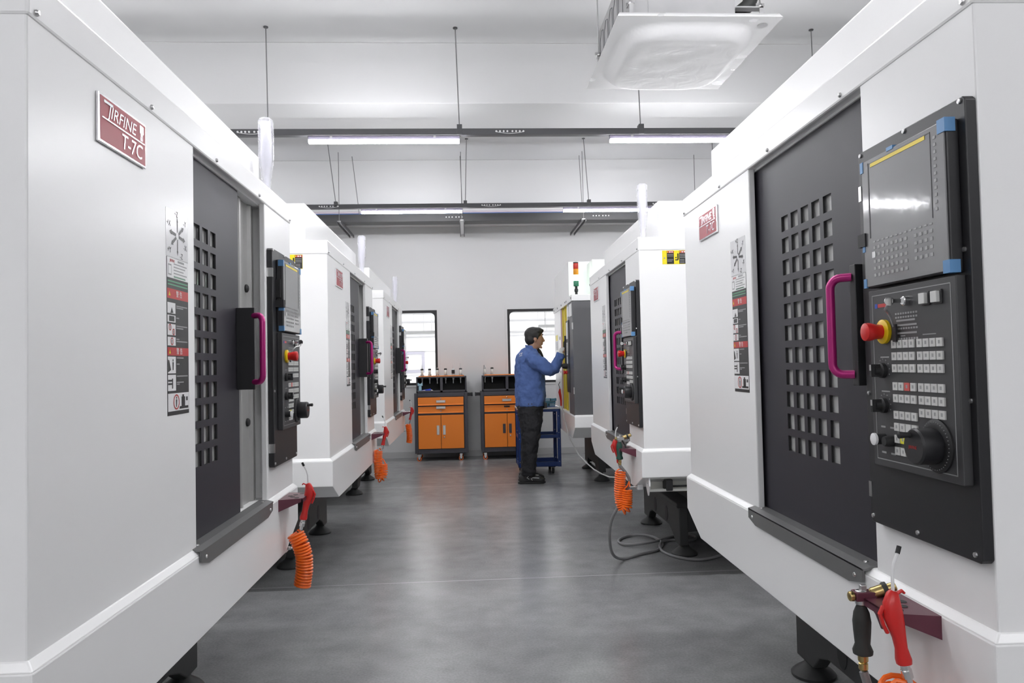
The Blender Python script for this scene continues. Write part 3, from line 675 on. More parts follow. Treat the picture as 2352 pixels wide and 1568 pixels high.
    # cast base on levelling feet (shifted per machine)
    def base():
        s0, s1, wf_, wb_ = .52, 1.66, -.38, -1.95
        b = N()
        poly = [(s0, .07), (s0+.16, .07), (s0+.22, .13), (s0+.30, .155), (s1-.30, .155), (s1-.20, .12), (s1-.12, .07), (s1, .07), (s1, .335), (s0, .335)]
        for w_ in (wf_, wb_+.06): b.prism(poly, 1, w_-.06, w_, M_CAST)
        b.box((s0+.02, wb_+.02, .16), (s0+.10, wf_-.02, .33), M_CAST); b.box((s1-.10, wb_+.02, .16), (s1-.02, wf_-.02, .33), M_CAST)
        b.box((s0-.02, wb_-.02, .330), (s1+.02, wf_+.02, .36), M_CAST)
        b.box((s0+.10, wb_+.06, .36), (s1-.10, wf_-.10, .60), M_CAST)
        o = b.build('base', root, bevel=.006)
        for sx_ in (s0+.42, s0+.78):
            q = N(); q.loft([(sx_, wf_+.0012, .225), (sx_, wf_+.002, .225)], [(.055, .038), (.055, .038)], M_BLACKM, 18, hint=(0, 0, 1)); q.build('oval_opening', o)
        for sx_ in (s0+.06, s1-.06):
            for w_ in (wf_-.045, wb_+.1):
                q = N(); q.lathe((sx_, w_, 0), [(.088, 0), (.090, .012), (.075, .028), (.040, .052), (.030, .070), (.016, .072), (.016, .16), (.03, .16), (.03, .18)], M_CAST, seg=24); q.build('levelling_foot', o)
        return o
    base()
    return root

proto = machine_proto()
def childmap():
    CH.clear()
    for o in bpy.data.objects: CH.setdefault(o.name, [])
    for o in bpy.data.objects:
        if o.parent: CH[o.parent.name].append(o)
childmap()
XLm, XRm, AR = -.796, .9368, .0206
def place(o, side, y):
    if side == 'L': o.location = (XLm, y, 0); o.rotation_euler = (0, 0, math.pi/2)
    else: o.location = (XRm+AR*y, y, 0); o.rotation_euler = (0, 0, -math.pi/2-math.atan(AR))
def mpoint(side, y, p):
    s, w, z = p
    if side == 'L': return Vector((XLm+w, y+s, z))
    a = -math.pi/2-math.atan(AR); x, yy = s, -w
    return Vector((XRm+AR*y+x*math.cos(a)-yy*math.sin(a), y+x*math.sin(a)+yy*math.cos(a), z))
MACH = [('L', 1.6645, -.264, 'white machining centre in the left foreground with its dark door slid half open'),
        ('L', 4.6206, -.18, 'white machining centre in the middle of the left row, door slightly open'),
        ('L', 7.4831, -.07, 'white machining centre at the far end of the left row beside the orange cabinets'),
        ('R', 3.1279, 0, 'white machining centre in the right foreground with a large closed dark door'),
        ('R', 6.1752, -.02, 'white machining centre in the middle of the right row beside the coiled grey hose')]
for i, (side, y, ds, lab) in enumerate(MACH):
    o = proto if i == 0 else copy_tree(proto)
    place(o, side, y); tag(o, lab, 'machine', 'white milling machines lining the aisle')
    for k in list(o.children):
        if k.name.split('.')[0] == 'door': k.location = (ds, 0, 0)
        if k.name.split('.')[0] == 'base' and side == 'R': k.location = (-.58, 0, 0)

# ------------------------------------------------------------------ air guns with coiled hoses
def coil(b, path, r, turns, tr, m, per=12, lean=(0, 0, 0)):
    path = [Vector(p) for p in path]; L = [0]
    for i in range(1, len(path)): L.append(L[-1]+(path[i]-path[i-1]).length)
    def at(d):
        for i in range(1, len(path)):
            if d <= L[i] or i == len(path)-1:
                f = (d-L[i-1])/max(L[i]-L[i-1], 1e-6); return path[i-1].lerp(path[i], f)
    n = int(turns*per); side = None; pts = []
    for k in range(n+1):
        d = L[-1]*k/n; p = at(d); q0 = at(max(d-L[-1]*.03, 0)); q1 = at(min(d+L[-1]*.03, L[-1])); t_ = (q1-q0).normalized()
        h = side if side is not None else Vector((1, 0, 0)); a = (h-t_*h.dot(t_)).normalized(); side = a; c = t_.cross(a)
        an = 2*math.pi*k/per; pts.append(p+a*(r*math.cos(an))+c*(r*math.sin(an)))
    b.loft(pts, tr, m, 7)
def air_gun(side, y, label, path, s0=1.55, dw=0, turns=22, cr=.031):
    org = (s0, .10, .80)
    base_ = mpoint(side, y, (s0, .10, .40)); root = empty('air_blow_gun', base_, math.pi/2 if side == 'L' else -math.pi/2-math.atan(AR))
    T = lambda p: (p[0]-s0, -(p[1]-.10+dw), p[2]-.40)
    N = lambda: MB(T)
    b = N()   # body: grip below, head above
    b.loft([(s0-.004, .097, .703), (s0-.004, .098, .712), (s0-.002, .103, .735), (s0, .108, .760), (s0+.002, .115, .785), (s0+.004, .121, .805), (s0+.003, .122, .828), (s0, .118, .846), (s0, .116, .852)],
           [(.0135, .0145), (.0145, .0155), (.0105, .012), (.0115, .0135), (.0135, .0175), (.015, .020), (.0135, .0175), (.010, .012), (.006, .008)], M_RED, 14, hint=(1, 0, 0), power=2.6)
    b.loft([(s0, .138, .822), (s0, .146, .806), (s0, .140, .785), (s0, .132, .768)], [(.006, .004)]*4, M_RED, 8, hint=(1, 0, 0))
    b.loft([(s0, .110, .846), (s0, .098, .852), (s0, .094, .847)], [(.005, .003)]*3, M_RED, 8, hint=(1, 0, 0))
    b.build('gun_body', root)
    b = N(); b.loft([(s0, .117, .850), (s0, .117, .885), (s0-.002, .113, .905), (s0-.006, .100, .930)], .0034, M_LWHITE, 10); nz = b.build('nozzle', root)
    b = N(); b.loft([(s0-.005, .102, .926), (s0-.008, .096, .940)], .0048, M_BLACKM, 10); b.build('nozzle_tip', nz)
    b = N(); b.lathe((s0-.004, .097, .704), [(.0095, 0), (.0095, .012), (.011, .014), (.011, .030), (.007, .032), (.007, .044)], M_CHROME, axis=(0, -.25, -1), seg=14); b.build('connector', root)
    b = N(); b.loft([(s0-.004, .086, .662), tuple(Vector(path[0])+Vector((0, .01, .015))), tuple(Vector(path[0])+Vector((0, .03, 0)))], .0048, M_ORANGE, 8)
    coil(b, path, cr, turns, .0056, M_ORANGE, 14)
    e = Vector(path[-1])
    b.loft([tuple(e+Vector((0, .02, .0))), tuple(e+Vector((.03, .0, .03))), (1.60, .058, .60), (1.617, .056, .570)], .0045, M_ORANGE, 8)
    b.build('coiled_hose', root)
    tag(root, label, 'air gun', 'red air guns with orange coiled hoses'); return root
GP = lambda l: [(1.55+a, b, c) for a, b, c in l]
air_gun('L', 1.6645, 'red air gun with orange coiled hose hanging on the left foreground machine', GP([(0, .062, .645), (-.003, .085, .60), (0, .098, .55), (0, .098, .49), (0, .088, .425)]), turns=19)
air_gun('L', 4.6206, 'red air gun on the middle left machine, its orange hose hanging in a J loop', GP([(0, .058, .66), (0, .056, .60), (0, .056, .53), (0, .058, .47), (.005, .068, .435), (.01, .088, .445), (.01, .098, .49), (.01, .094, .55)]), turns=27)
air_gun('L', 7.4831, 'red air gun with orange coiled hose on the far left machine next to the cabinet', GP([(0, .072, .65), (0, .082, .60), (0, .088, .54), (0, .088, .48), (0, .082, .43)]), turns=19)
air_gun('R', 3.1279, 'red air gun with orange hose in the lower right corner beside a black wash gun', GP([(.065, .100, .650), (.055, .100, .632), (.045, .102, .60), (.04, .104, .55), (.04, .104, .48), (.045, .100, .42)]), s0=1.628, dw=-.008, turns=14, cr=.037)
air_gun('R', 6.1752, 'red air gun with orange looped hose behind the green wash gun on the right', GP([(0, .100, .655), (0, .104, .60), (0, .108, .54), (0, .104, .47), (.01, .088, .425), (.02, .072, .44), (.02, .068, .50), (.02, .068, .545)]), s0=1.50, turns=27)

# ------------------------------------------------------------------ wash guns
def wash_gun(side, y, name_label, grip_mat, s0, cw, zt_, hose_world, hose_label):
    rz = math.pi/2 if side == 'L' else -math.pi/2-math.atan(AR)
    base_ = mpoint(side, y, (s0, cw, zt_-.14)); root = empty('wash_gun', base_, rz)
    T = lambda p: (p[0]-s0, -(p[1]-cw), p[2]-(zt_-.14))
    N = lambda: MB(T); z = zt_
    b = N(); b.lathe((s0, cw, z-.115), [(.011, 0), (.0205, .004), (.0215, .012), (.016, .026), (.0185, .055), (.0195, .075), (.0165, .095), (.010, .110), (.010, .118)], grip_mat, axis=(0, .0, 1), seg=18); b.build('grip', root)
    b = N(); b.lathe((s0, cw, z), [(.012, -.004), (.014, .004), (.014, .022), (.011, .028)], M_STEEL, seg=14)
    b.box((s0-.014, cw-.030, z+.006), (s0+.014, cw+.016, z+.026), M_MAROON if grip_mat is M_RUBBER else M_STEEL)
    b.lathe((s0, cw+.016, z+.015), [(.011, 0), (.011, .010), (.006, .012)], M_BRASS, axis=(0, 1, 0), seg=12)
    b.box((s0-.005, cw-.012, z+.024), (s0+.005, cw+.002, z+.040), M_STEEL); b.build('valve_body', root, bevel=.002)
    b = N(); ax = Vector((.25, -1, .40)); p0 = Vector((s0, cw-.022, z+.018))
    b.lathe(p0, [(.010, 0), (.013, .004), (.013, .030), (.010, .032), (.010, .054), (.008, .056)], M_BRASS, axis=ax, seg=16); b.lathe(p0+ax.normalized()*.028, [(.0155, 0), (.0165, .004), (.0155, .010)], M_RUBBER, axis=ax, seg=16); b.build('brass_nozzle', root)
    b = N(); b.loft([(s0, cw-.018, z+.004), (s0+.004, cw-.034, z-.025), (s0+.006, cw-.044, z-.055)], [(.007, .004)]*3, M_MAROON if grip_mat is M_RUBBER else M_BLACKM, 8, hint=(1, 0, 0)); b.build('lever', root)
    b = N(); b.lathe((s0, cw, z-.148), [(.007, 0), (.010, .004), (.010, .016), (.008, .018), (.011, .022), (.011, .034)], M_BRASS, seg=12); b.build('brass_coupling', root)
    W = root.matrix_basis.inverted() @ Vector((0, 0, 0)) if False else None
    Minv = Matrix.Translation(base_) @ Matrix.Rotation(rz, 4, 'Z'); Minv = Minv.inverted()
    st = mpoint(side, y, (s0, cw, z-.15)); pts = [st]+[Vector(p) for p in hose_world]
    # Catmull-Rom smoothing
    sm = []
    P = [pts[0]]+pts+[pts[-1]]
    for i in range(1, len(P)-2):
        for k in range(6):
            t_ = k/6; a, b0, c, d = P[i-1], P[i], P[i+1], P[i+2]
            sm.append(.5*((2*b0)+(-a+c)*t_+(2*a-5*b0+4*c-d)*t_*t_+(-a+3*b0-3*c+d)*t_**3))
    sm.append(pts[-1])
    b = MB(); b.loft([tuple(Minv @ p) for p in sm], .0115 if False else .0095, M_HOSE, 10); b.build('hose', root)
    tag(root, name_label, 'wash gun', 'wash guns with braided hoses'); return root
h = .011
wash_gun('R', 6.1752, 'dark green wash gun whose grey hose coils on the floor of the right row', M_GREENR, 1.56, .105, .845,
    [(.985, 4.62, .60), (.945, 4.66, .48), (.885, 4.72, .34), (.885, 4.80, .20), (.93, 4.93, .07), (1.02, 5.04, h), (1.157, 5.147, h), (1.305, 5.248, h), (1.385, 5.42, h), (1.37, 5.57, .02), (1.30, 5.68, .02), (1.20, 5.70, h), (1.12, 5.62, h),
     (1.085, 5.52, h), (1.12, 5.43, h), (1.25, 5.41, .02), (1.37, 5.48, .02), (1.50, 5.62, h), (1.62, 5.70, h), (1.68, 5.58, h), (1.60, 5.48, h), (1.46, 5.52, h), (1.36, 5.38, .022), (1.33, 5.20, h), (1.40, 5.02, h), (1.53, 4.95, h), (1.70, 5.06, h), (1.85, 5.3, h), (1.90, 5.6, h)], '')
wash_gun('R', 3.1279, 'black wash gun with brass nozzle in the lower right corner', M_RUBBER, 1.50, .112, .788,
    [(.872, 1.62, .56), (.88, 1.62, .40), (.90, 1.66, .20), (.97, 1.74, .05), (1.12, 1.85, h), (1.35, 1.95, h), (1.7, 2.0, h)], '')

# ------------------------------------------------------------------ machine with the yellow door (far right)
def old_machine():
    y = 9.6; root = empty('machining_center', (0, 0, 0)); N = lambda: MB(SW)
    b = N(); b.box((-.10, DEP, .78), (.72, 0, 1.99), M_WHITE); b.box((.72, DEP, .78), (1.90, -.20, 1.99), M_WHITE); b.build('housing', root, bevel=.004)
    b = N(); b.box((-.12, DEP, 1.980), (1.905, .012, 2.045), M_WHITE); hd = b.build('header_cover', root, bevel=.005)
    for s_ in (.0, .45, .9, 1.30, 1.42, 1.86):
        q = N(); q.lathe((s_, .012, 2.012), [(.010, 0), (.008, .004)], M_BLACKM, axis=(0, 1, 0), seg=8); q.build('screw', hd)
    b = N(); b.box((-.08, DEP, 2.045), (1.50, -.01, 2.44), M_WHITE); b.build('top_box', root, bevel=.006)
    b = N(); b.box((-.08, DEP, 2.045), (1.88, -.215, 2.41), M_WHITE); b.build('rear_top_box', root, bevel=.006)
    b = N(); b.prism([(-.17, .785), (-.17, .60), (.0, .545), (1.70, .545), (1.935, .672), (1.935, .785)], 1, DEP, .010, M_WHITE)
    vs = [(-.17, DEP, .785), (1.935, DEP, .785), (1.935, .010, .785), (-.17, .010, .785), (-.10, DEP, .80), (1.90, DEP, .80), (1.90, .001, .80), (-.10, .001, .80)]
    b.add(vs, [(0, 1, 5, 4), (1, 2, 6, 5), (2, 3, 7, 6), (3, 0, 4, 7), (4, 5, 6, 7), (0, 3, 2, 1)], M_WHITE); b.build('skirt', root, bevel=.004)
    b = N(); b.box((.74, -.05, .80), (1.36, -.022, 1.982), M_YDOOR)
    for s_ in (.76, 1.02, 1.33): b.box((s_, -.022, .80), (s_+.018, -.010, 1.98), M_YDOOR)
    d = b.build('door', root, bevel=.002)
    b = N(); b.box((.715, -.03, .80), (.738, .004, 1.982), mat('pinkish_trim', (.62, .48, .55), .5)); b.build('door_seal', root)
    b = N(); b.loft([(1.30, -.02, 1.300), (1.27, .030, 1.292), (1.25, .060, 1.305), (1.25, .070, 1.345), (1.25, .052, 1.42), (1.25, .028, 1.48), (1.25, .024, 1.57), (1.27, .010, 1.595), (1.30, -.02, 1.60)], .0115, M_BLACKM, 10); b.box((1.315, -.01, 1.33), (1.33, .03, 1.64), M_BLACKM); b.build('door_handle', d)
    # grey cabinet at the front corner with papers and operator panel
    b = N(); b.box((1.46, -1.95, .787), (1.898, .004, 1.978), M_DARKCAB); cb = b.build('electrical_cabinet', root, bevel=.004)
    for z in (1.72, 1.05):
        q = N(); q.box((1.872, .0, z-.035), (1.901, .010, z+.035), M_STEEL); q.build('hinge', cb)
    b = N(); b.box((1.355, -.03, .80), (1.46, -.002, 1.98), M_LWHITE); b.build('front_panel', root)
    pn = N(); pn.box((1.345, .0, 1.02), (1.58, .014, 1.80), M_BLACK); po = pn.build('control_panel', root, bevel=.003)
    for (s0, z0, s1, z1) in ((1.355, 1.60, 1.50, 1.78), (1.365, 1.42, 1.49, 1.56), (1.37, 1.33, 1.47, 1.41)):
        q = N(); q.box((s0, .014, z0), (s1, .0155, z1), M_LWHITE); q.build('paper_sheet', po)
    b = N()
    for r_ in range(7): b.box((1.375, .0156, 1.54-.016*r_), (1.48, .016, 1.547-.016*r_), M_LGREY)
    b.build('keyboard', po)
    b = N(); b.lathe((1.38, .014, 1.305), [(.032, 0), (.032, .02), (.026, .05), (.02, .055)], M_BLACKM, axis=(0, 1, 0), seg=18); b.build('hand_wheel', po)
    b = N(); b.lathe((1.37, .014, 1.235), [(.020, 0), (.020, .012), (.014, .016), (.020, .024), (.020, .040)], M_RED, axis=(0, 1, 0), seg=16); b.build('emergency_stop', po)
    b = N()
    for (s0, z0, s1, z1) in ((1.60, 1.83, 1.83, 1.96), (1.40, 1.84, 1.56, 1.95)): b.box((s0, .004, z0), (s1, .006, z1), M_LWHITE)
    b.build('instruction_sheet', cb)
    b = N(); b.box((.05, 0, 1.50), (.33, .002, 1.70), M_LWHITE); b.box((.06, .002, 1.62), (.32, .0025, 1.69), M_LYEL)
    for k in range(7): b.box((.08, .002, 1.51+.014*k), (.30, .0026, 1.515+.014*k), M_LGREY)
    b.build('instruction_sheet', root)
    b = N(); b.box((.42, 0, 1.38), (.62, .002, 1.52), M_LWHITE)
    for k in range(6): b.box((.44, .002, 1.395+.018*k), (.60, .0026, 1.402+.018*k), M_LBLACK)
    b.box((.54, .0, 1.62), (.58, .003, 1.66), M_LBLACK); b.box((.55, 0, 1.22), (.59, .003, 1.25), M_LBLACK); b.build('warning_label', root)
    # signal tower
    b = N(); b.lathe((1.79, -.056, 2.045), [(.045, 0), (.045, .006), (.014, .010), (.014, .035), (.020, .04), (.020, .065), (.014, .07), (.014, .095)], M_BLACKM, seg=18); sg = b.build('signal_tower', root)
    z = 2.140
    for nm, m_, hh in (('green_segment', M_LAMPG, .058), ('lit_segment', M_LAMPL, .062), ('amber_segment', M_LAMPO, .062), ('red_segment', M_LAMPR, .060), ('cap', M_BLACKM, .012)):
        b = N(); b.lathe((1.79, -.056, z), [(.026, 0), (.028, .003), (.028, hh-.003), (.026, hh)], m_, seg=20); b.build(nm, sg); z += hh
    # base on levelling feet
    b = N(); s0, s1, wf_ = .02, 1.18, -.34
    b.prism([(s0, .10), (s0+.2, .10), (s0+.25, .16), (s1-.30, .16), (s1-.22, .10), (s1, .10), (s1, .50), (s0, .50)], 1, wf_-.08, wf_, M_CAST)
    b.prism([(s0, .10), (s0+.2, .10), (s0+.25, .16), (s1-.30, .16), (s1-.22, .10), (s1, .10), (s1, .50), (s0, .50)], 1, -2.0, -1.9, M_CAST)
    b.box((s1-.10, -1.95, .14), (s1-.02, wf_-.04, .50), M_CAST); b.box((s0, -1.95, .14), (s0+.08, wf_-.04, .50), M_CAST); b.box((s0-.02, -2.0, .50), (s1+.02, wf_+.01, .548), M_CAST)
    bs = b.build('base', root, bevel=.005)
    for sx_ in (s0+.06, s1-.06):
        q = N(); q.lathe((sx_, wf_-.04, 0), [(.088, 0), (.090, .012), (.075, .028), (.040, .052), (.030, .070), (.016, .072), (.016, .12)], M_CAST, seg=22); q.build('levelling_foot', bs)
    place(root, 'R', y); tag(root, 'white machining centre with yellow door and signal tower at the far right', 'machine')
    return root
old_machine()
# red air gun hanging on it, with a thin pale hose running to the next machine
y = 9.6; org = mpoint('R', y, (.85, .03, .84)); root = empty('air_blow_gun', org); T = lambda p: tuple(Vector(p)-org)
b = MB(T); g = [mpoint('R', y, (.85, .035+dw, z_)) for z_, dw in ((.84, 0), (.90, .0), (.95, .006), (1.00, .014), (1.04, .010))]
b.loft(g, [.010, .011, .014, .016, .008], M_RED, 12); b.build('gun_body', root)
b = MB(T); b.loft([g[-1], mpoint('R', y, (.85, .06, 1.09)), mpoint('R', y, (.87, .045, 1.12))], .0035, M_BLACKM, 8); b.build('nozzle', root)
b = MB(T); b.loft([g[0], (1.095, 8.66, .78), (1.090, 8.55, .70), (1.096, 8.4, .598), (1.106, 8.2, .496), (1.154, 7.9, .364), (1.195, 7.65, .310), (1.229, 7.4, .279), (1.25, 7.1, .278), (1.267, 6.8, .293), (1.30, 6.5, .33), (1.42, 6.3, .38)], .0062, mat('pale_hose', (.48, .48, .47), .4), 8); b.build('hose', root)
tag(root, 'red air gun with thin pale hose on the machine with the yellow door', 'air gun')

# ------------------------------------------------------------------ ceiling cassette in plastic film
root = empty('air_conditioner', (1.40, 4.82, 3.33)); T = lambda p: (p[0]-1.40, p[1]-4.82, p[2]-3.33)
b = MB(T); b.box((.985, 4.36, 3.365), (1.645, 5.26, 3.70), M_GALV); b.box((1.115, 4.356, 3.365), (1.645, 4.36, 3.69), M_GALV)
bo = b.build('casing', root, bevel=.006)
b = MB(T)
for k in range(5):
    y0 = 4.45+.16*k
    for a_, b_ in (((y0, 3.42), (y0, 3.64)), ((y0, 3.64), (y0+.06, 3.66)), ((y0+.06, 3.66), (y0+.12, 3.60)), ((y0+.12, 3.60), (y0+.12, 3.42))):
        b.loft([(.984, a_[0], a_[1]), (.984, b_[0], b_[1])], .0022, M_TRUNK, 5)
b.build('embossed_ribs', bo)
def rsq(x, y): # rounded square distance 0 centre .. 1 edge
    return (abs(x)**4.5+abs(y)**4.5)**(1/4.5)
def sheet(name, m, fn, n=56, th=.02):
    b = MB(T); cx, cyy, hx, hy = 1.395, 4.81, .490, .575; vs = []; fs = []
    for i in range(n+1):
        for j in range(n+1):
            u, v = i/n*2-1, j/n*2-1; vs.append((cx+hx*u, cyy+hy*v, fn(u, v)))
    vs += [(cx+hx*(i/n*2-1)*.97, cyy+hy*(j/n*2-1)*.97, 3.362) for i in range(n+1) for j in range(n+1)]
    k = (n+1)**2; I = lambda i, j: i*(n+1)+j
    for i in range(n):
        for j in range(n):
            fs.append((I(i, j), I(i+1, j), I(i+1, j+1), I(i, j+1))); fs.append((k+I(i, j), k+I(i, j+1), k+I(i+1, j+1), k+I(i+1, j)))
    for i in range(n):
        fs += [(I(i, 0), I(i+1, 0), k+I(i+1, 0), k+I(i, 0)), (I(i, n), I(i+1, n), k+I(i+1, n), k+I(i, n)), (I(0, i), I(0, i+1), k+I(0, i+1), k+I(0, i)), (I(n, i), I(n, i+1), k+I(n, i+1), k+I(n, i))]
    b.add(vs, fs, m, True); return b.build(name, root, sharp=60)
def fn_panel(u, v):
    d = rsq(u/.80, v/.80); z = 3.335
    if d < 1: z -= .055*min(1, (1-d)/.10)**.6 if d > .0 else 0
    d2 = rsq(u/.52, v/.55)
    if d2 < 1: z += .020*min(1, (1-d2)/.15)
    for (a_, c_) in ((0, -.68), (0, .68), (-.66, 0), (.66, 0)):
        px, py = (abs(u-a_), abs(v-c_)); L, W = (.42, .055) if a_ == 0 else (.055, .42)
        q = ((px/L)**4+(py/W)**4)**.25
        if q < 1: z += .018*min(1, (1-q)/.3)
    return z
sheet('front_panel', M_ACW, fn_panel)
rnd = random.Random(3); waves = [(rnd.uniform(-9, 9), rnd.uniform(-9, 9), rnd.uniform(0, 6), rnd.uniform(.0004, .0012)) for _ in range(14)]
def fn_film(u, v):
    d = rsq(u/.84, v/.84); z = 3.326
    if d < 1: z -= .068*min(1, (1-d)/.14)**.7
    for a_, c_, p_, h_ in waves: z += h_*abs(math.sin(a_*u+c_*v+p_))
    return z
sheet('film_cover', M_WRAP, fn_film)
for x, y0, zt_ in ((1.003, 4.33, 3.46), (1.80, 4.36, 3.46), (.972, 5.22, 3.52), (1.80, 5.22, 3.52)):
    b = MB(T); b.cyl((x, y0, 3.37), (x, y0, 4.19), .0055, M_STEEL, 8); b.lathe((x, y0, zt_), [(.014, -.012), (.016, -.008), (.016, .0), (.010, .006), (.006, .016)], M_STEEL, seg=8)
    b.box((x-.026, y0-.003, zt_-.004), (x+.026, y0+.003, zt_+.014), M_STEEL)
    b.build('hanging_rod', root)
    b = MB(T); sx_ = 1 if x < 1.4 else -1; b.box((min(x-.012*sx_, .985 if sx_ > 0 else 1.645), y0-.022, zt_-.022), (max(x-.012*sx_, .985 if sx_ > 0 else 1.645), y0+.03, zt_-.014), M_GALV); b.box((x-.012, y0-.022, 3.37), (x+.012, y0-.018, zt_-.014), M_GALV); b.build('bracket', root)
b = MB(T); b.loft([(1.645, 4.50, 3.455), (1.70, 4.46, 3.455), (1.76, 4.44, 3.50), (1.80, 4.44, 3.60), (1.86, 4.46, 3.80), (1.88, 4.48, 4.19)], .044, M_RUBBER, 16); b.build('insulated_pipe', root)
b = MB(T); b.lathe((1.805, 4.345, 3.3295), [(.030, 0), (.030, .002)], mat('hole_grey', (.42, .42, .42), .7), seg=20); b.build('corner_hole_disc', root)  # flat grey disc stands in for a hole in the panel
tag(root, 'ceiling air conditioner cassette wrapped in clear plastic film', 'air conditioner')

# ------------------------------------------------------------------ orange tool cabinets
def caster(root, x, y, r=.031):
    b = MB(); b.box((x-.03, y-.03, .098), (x+.03, y+.03, .112), M_BLACKM); b.prism([(x-.012, .026), (x+.012, .026), (x+.022, .098), (x-.018, .098)], 1, y-.019, y-.015, M_STEEL); b.prism([(x-.012, .026), (x+.012, .026), (x+.022, .098), (x-.018, .098)], 1, y+.015, y+.019, M_STEEL)
    return b
def cabinet(x0, label, hollow, hand_side):
    yf = 10.65; root = empty('tool_cabinet', (x0+.375, yf+.21, 0)); T = lambda p: (p[0]-x0-.375, p[1]-yf-.21, p[2]); N = lambda: MB(T)
    W = .748; yb = 11.08
    b = N(); b.box((x0, yf+.02, .110), (x0+W, yb, .960), M_CABG)
    b.box((x0, yf, .110), (x0+.045, yf+.02, .960), M_CABG); b.box((x0+W-.045, yf, .110), (x0+W, yf+.02, .960), M_CABG)
    for z0, z1 in ((.110, .172), (.650, .675), (.905, .960)): b.box((x0+.045, yf, z0), (x0+W-.045, yf+.02, z1), M_CABG)
    b.build('body', root, bevel=.003)
    # hutch
    hx0, hx1, hy = x0+.028, x0+W-.010, yf+.035
    b = N(); b.box((hx0, hy, .960), (hx0+.020, yb, 1.185), M_CABG); b.box((hx1-.020, hy, .960), (hx1, yb, 1.185), M_CABG); b.box((hx0, hy, 1.168), (hx1, yb, 1.188), M_CABG)
    xm = (hx0+hx1)/2; b.box((xm-.02, hy, .960), (xm+.02, yb, 1.17), M_CABG); b.box((hx0, yb-.02, .960), (hx1, yb, 1.18), M_CABIN); b.box((hx0, hy, .960), (hx1, yb, .972), M_CABIN); b.box((hx0, hy, .960), (hx1, hy+.012, .994), M_CABG)
    hu = b.build('hutch', root, bevel=.004)
    b = N(); b.box((hx0+.035, hy+.01, 1.188), (hx1-.035, yb-.02, 1.199), M_CABO); b.build('top_plate', hu, bevel=.002)
    xa, xb_ = x0+.052, x0+W-.058
    for i, (z0, z1, hz_, lz) in enumerate(((.790, .897, .838, .878), (.680, .768, .752, .702))):
        b = N(); b.box((xa, yf-.012+(.010 if i else 0), z0), (xb_, yf+.01, z1), M_CABO); b.prism([(yf-.012, z0+.0), (yf-.024, z0-.006), (yf-.024, z0), (yf-.012, z0+.012)], 0, xa, xb_, M_CABO)
        d = b.build('drawer', root, bevel=.002); xc = (xa+xb_)/2
        b = N()
        if not (hollow and i == 1):
            b.box((xc-.064, yf-.020, hz_-.017), (xc+.064, yf-.010, hz_+.017), M_STEEL); b.box((xc-.055, yf-.0215, hz_-.010), (xc+.055, yf-.019, hz_+.004), M_ALU)
        else: b.loft([(xc-.04, yf-.0035, hz_-.004), (xc+.04, yf-.0035, hz_-.004)], .012, M_BLACKM, 10)
        b.build('drawer_handle', d, bevel=.001)
        b = N(); b.lathe((xc, yf-.010, lz), [(.008, 0), (.008, .006), (.005, .008)], M_CHROME, axis=(0, -1, 0), seg=12); b.build('lock', d)
    xc = (xa+xb_)/2
    for sx_, (a_, c_) in ((-1, (xa, xc-.003)), (1, (xc+.003, xb_))):
        b = N(); b.box((a_, yf-.012, .176), (c_, yf+.002, .647), M_CABO); d = b.build('door', root, bevel=.003)
        b = N(); hx_ = xc+sx_*.043; b.box((hx_-.019, yf-.016, .370), (hx_+.019, yf-.011, .502), M_CABG if hollow else M_STEEL); b.box((hx_-.012, yf-.018, .382), (hx_+.012, yf-.0155, .490), M_CABG if hollow else M_ALU); b.build('door_handle', d, bevel=.001)
        if sx_ > 0:
            b = N(); b.lathe((hx_, yf-.011, .335), [(.010, 0), (.010, .006), (.006, .008)], M_CHROME, axis=(0, -1, 0), seg=12); b.build('lock', d)
    b = N(); hxx = x0+W if hand_side > 0 else x0; e = hand_side
    b.box((min(hxx, hxx+e*.070), yf+.06, .905), (max(hxx, hxx+e*.070), yf+.075, .940), M_BLACKM); b.box((min(hxx, hxx+e*.070), yf+.36, .905), (max(hxx, hxx+e*.070), yf+.375, .940), M_BLACKM)
    b.box((min(hxx+e*.058, hxx+e*.074), yf+.05, .900), (max(hxx+e*.058, hxx+e*.074), yf+.385, .945), M_BLACKM); b.build('push_handle', root, bevel=.004)
    for x in (x0+.055, x0+W-.105):
        for yy in (yf+.05, yb-.05):
            b = caster(None, x, yy); b.tf = T; b.v = [T(v) for v in b.v]; c = b.build('caster', root)
            b = N(); b.lathe((x, yy-.012, .033), [(.031, 0), (.033, .003), (.033, .021), (.031, .024)], M_ORANGE, axis=(0, 1, 0), seg=24); b.lathe((x, yy-.013, .033), [(.023, 0), (.023, .026)], M_RUBBER, axis=(0, 1, 0), seg=20); b.lathe((x, yy-.020, .033), [(.007, 0), (.007, .040)], M_STEEL, axis=(0, 1, 0), seg=10); w_ = b.build('wheel', c)
    tag(root, label, 'cabinet', 'orange wheeled tool cabinets by the back wall'); return root
cabinet(-.760, 'orange and dark grey wheeled tool cabinet on the left, seen whole', False, 1)
cabinet(.172, 'orange and dark grey wheeled tool cabinet partly hidden behind the worker', True, -1)

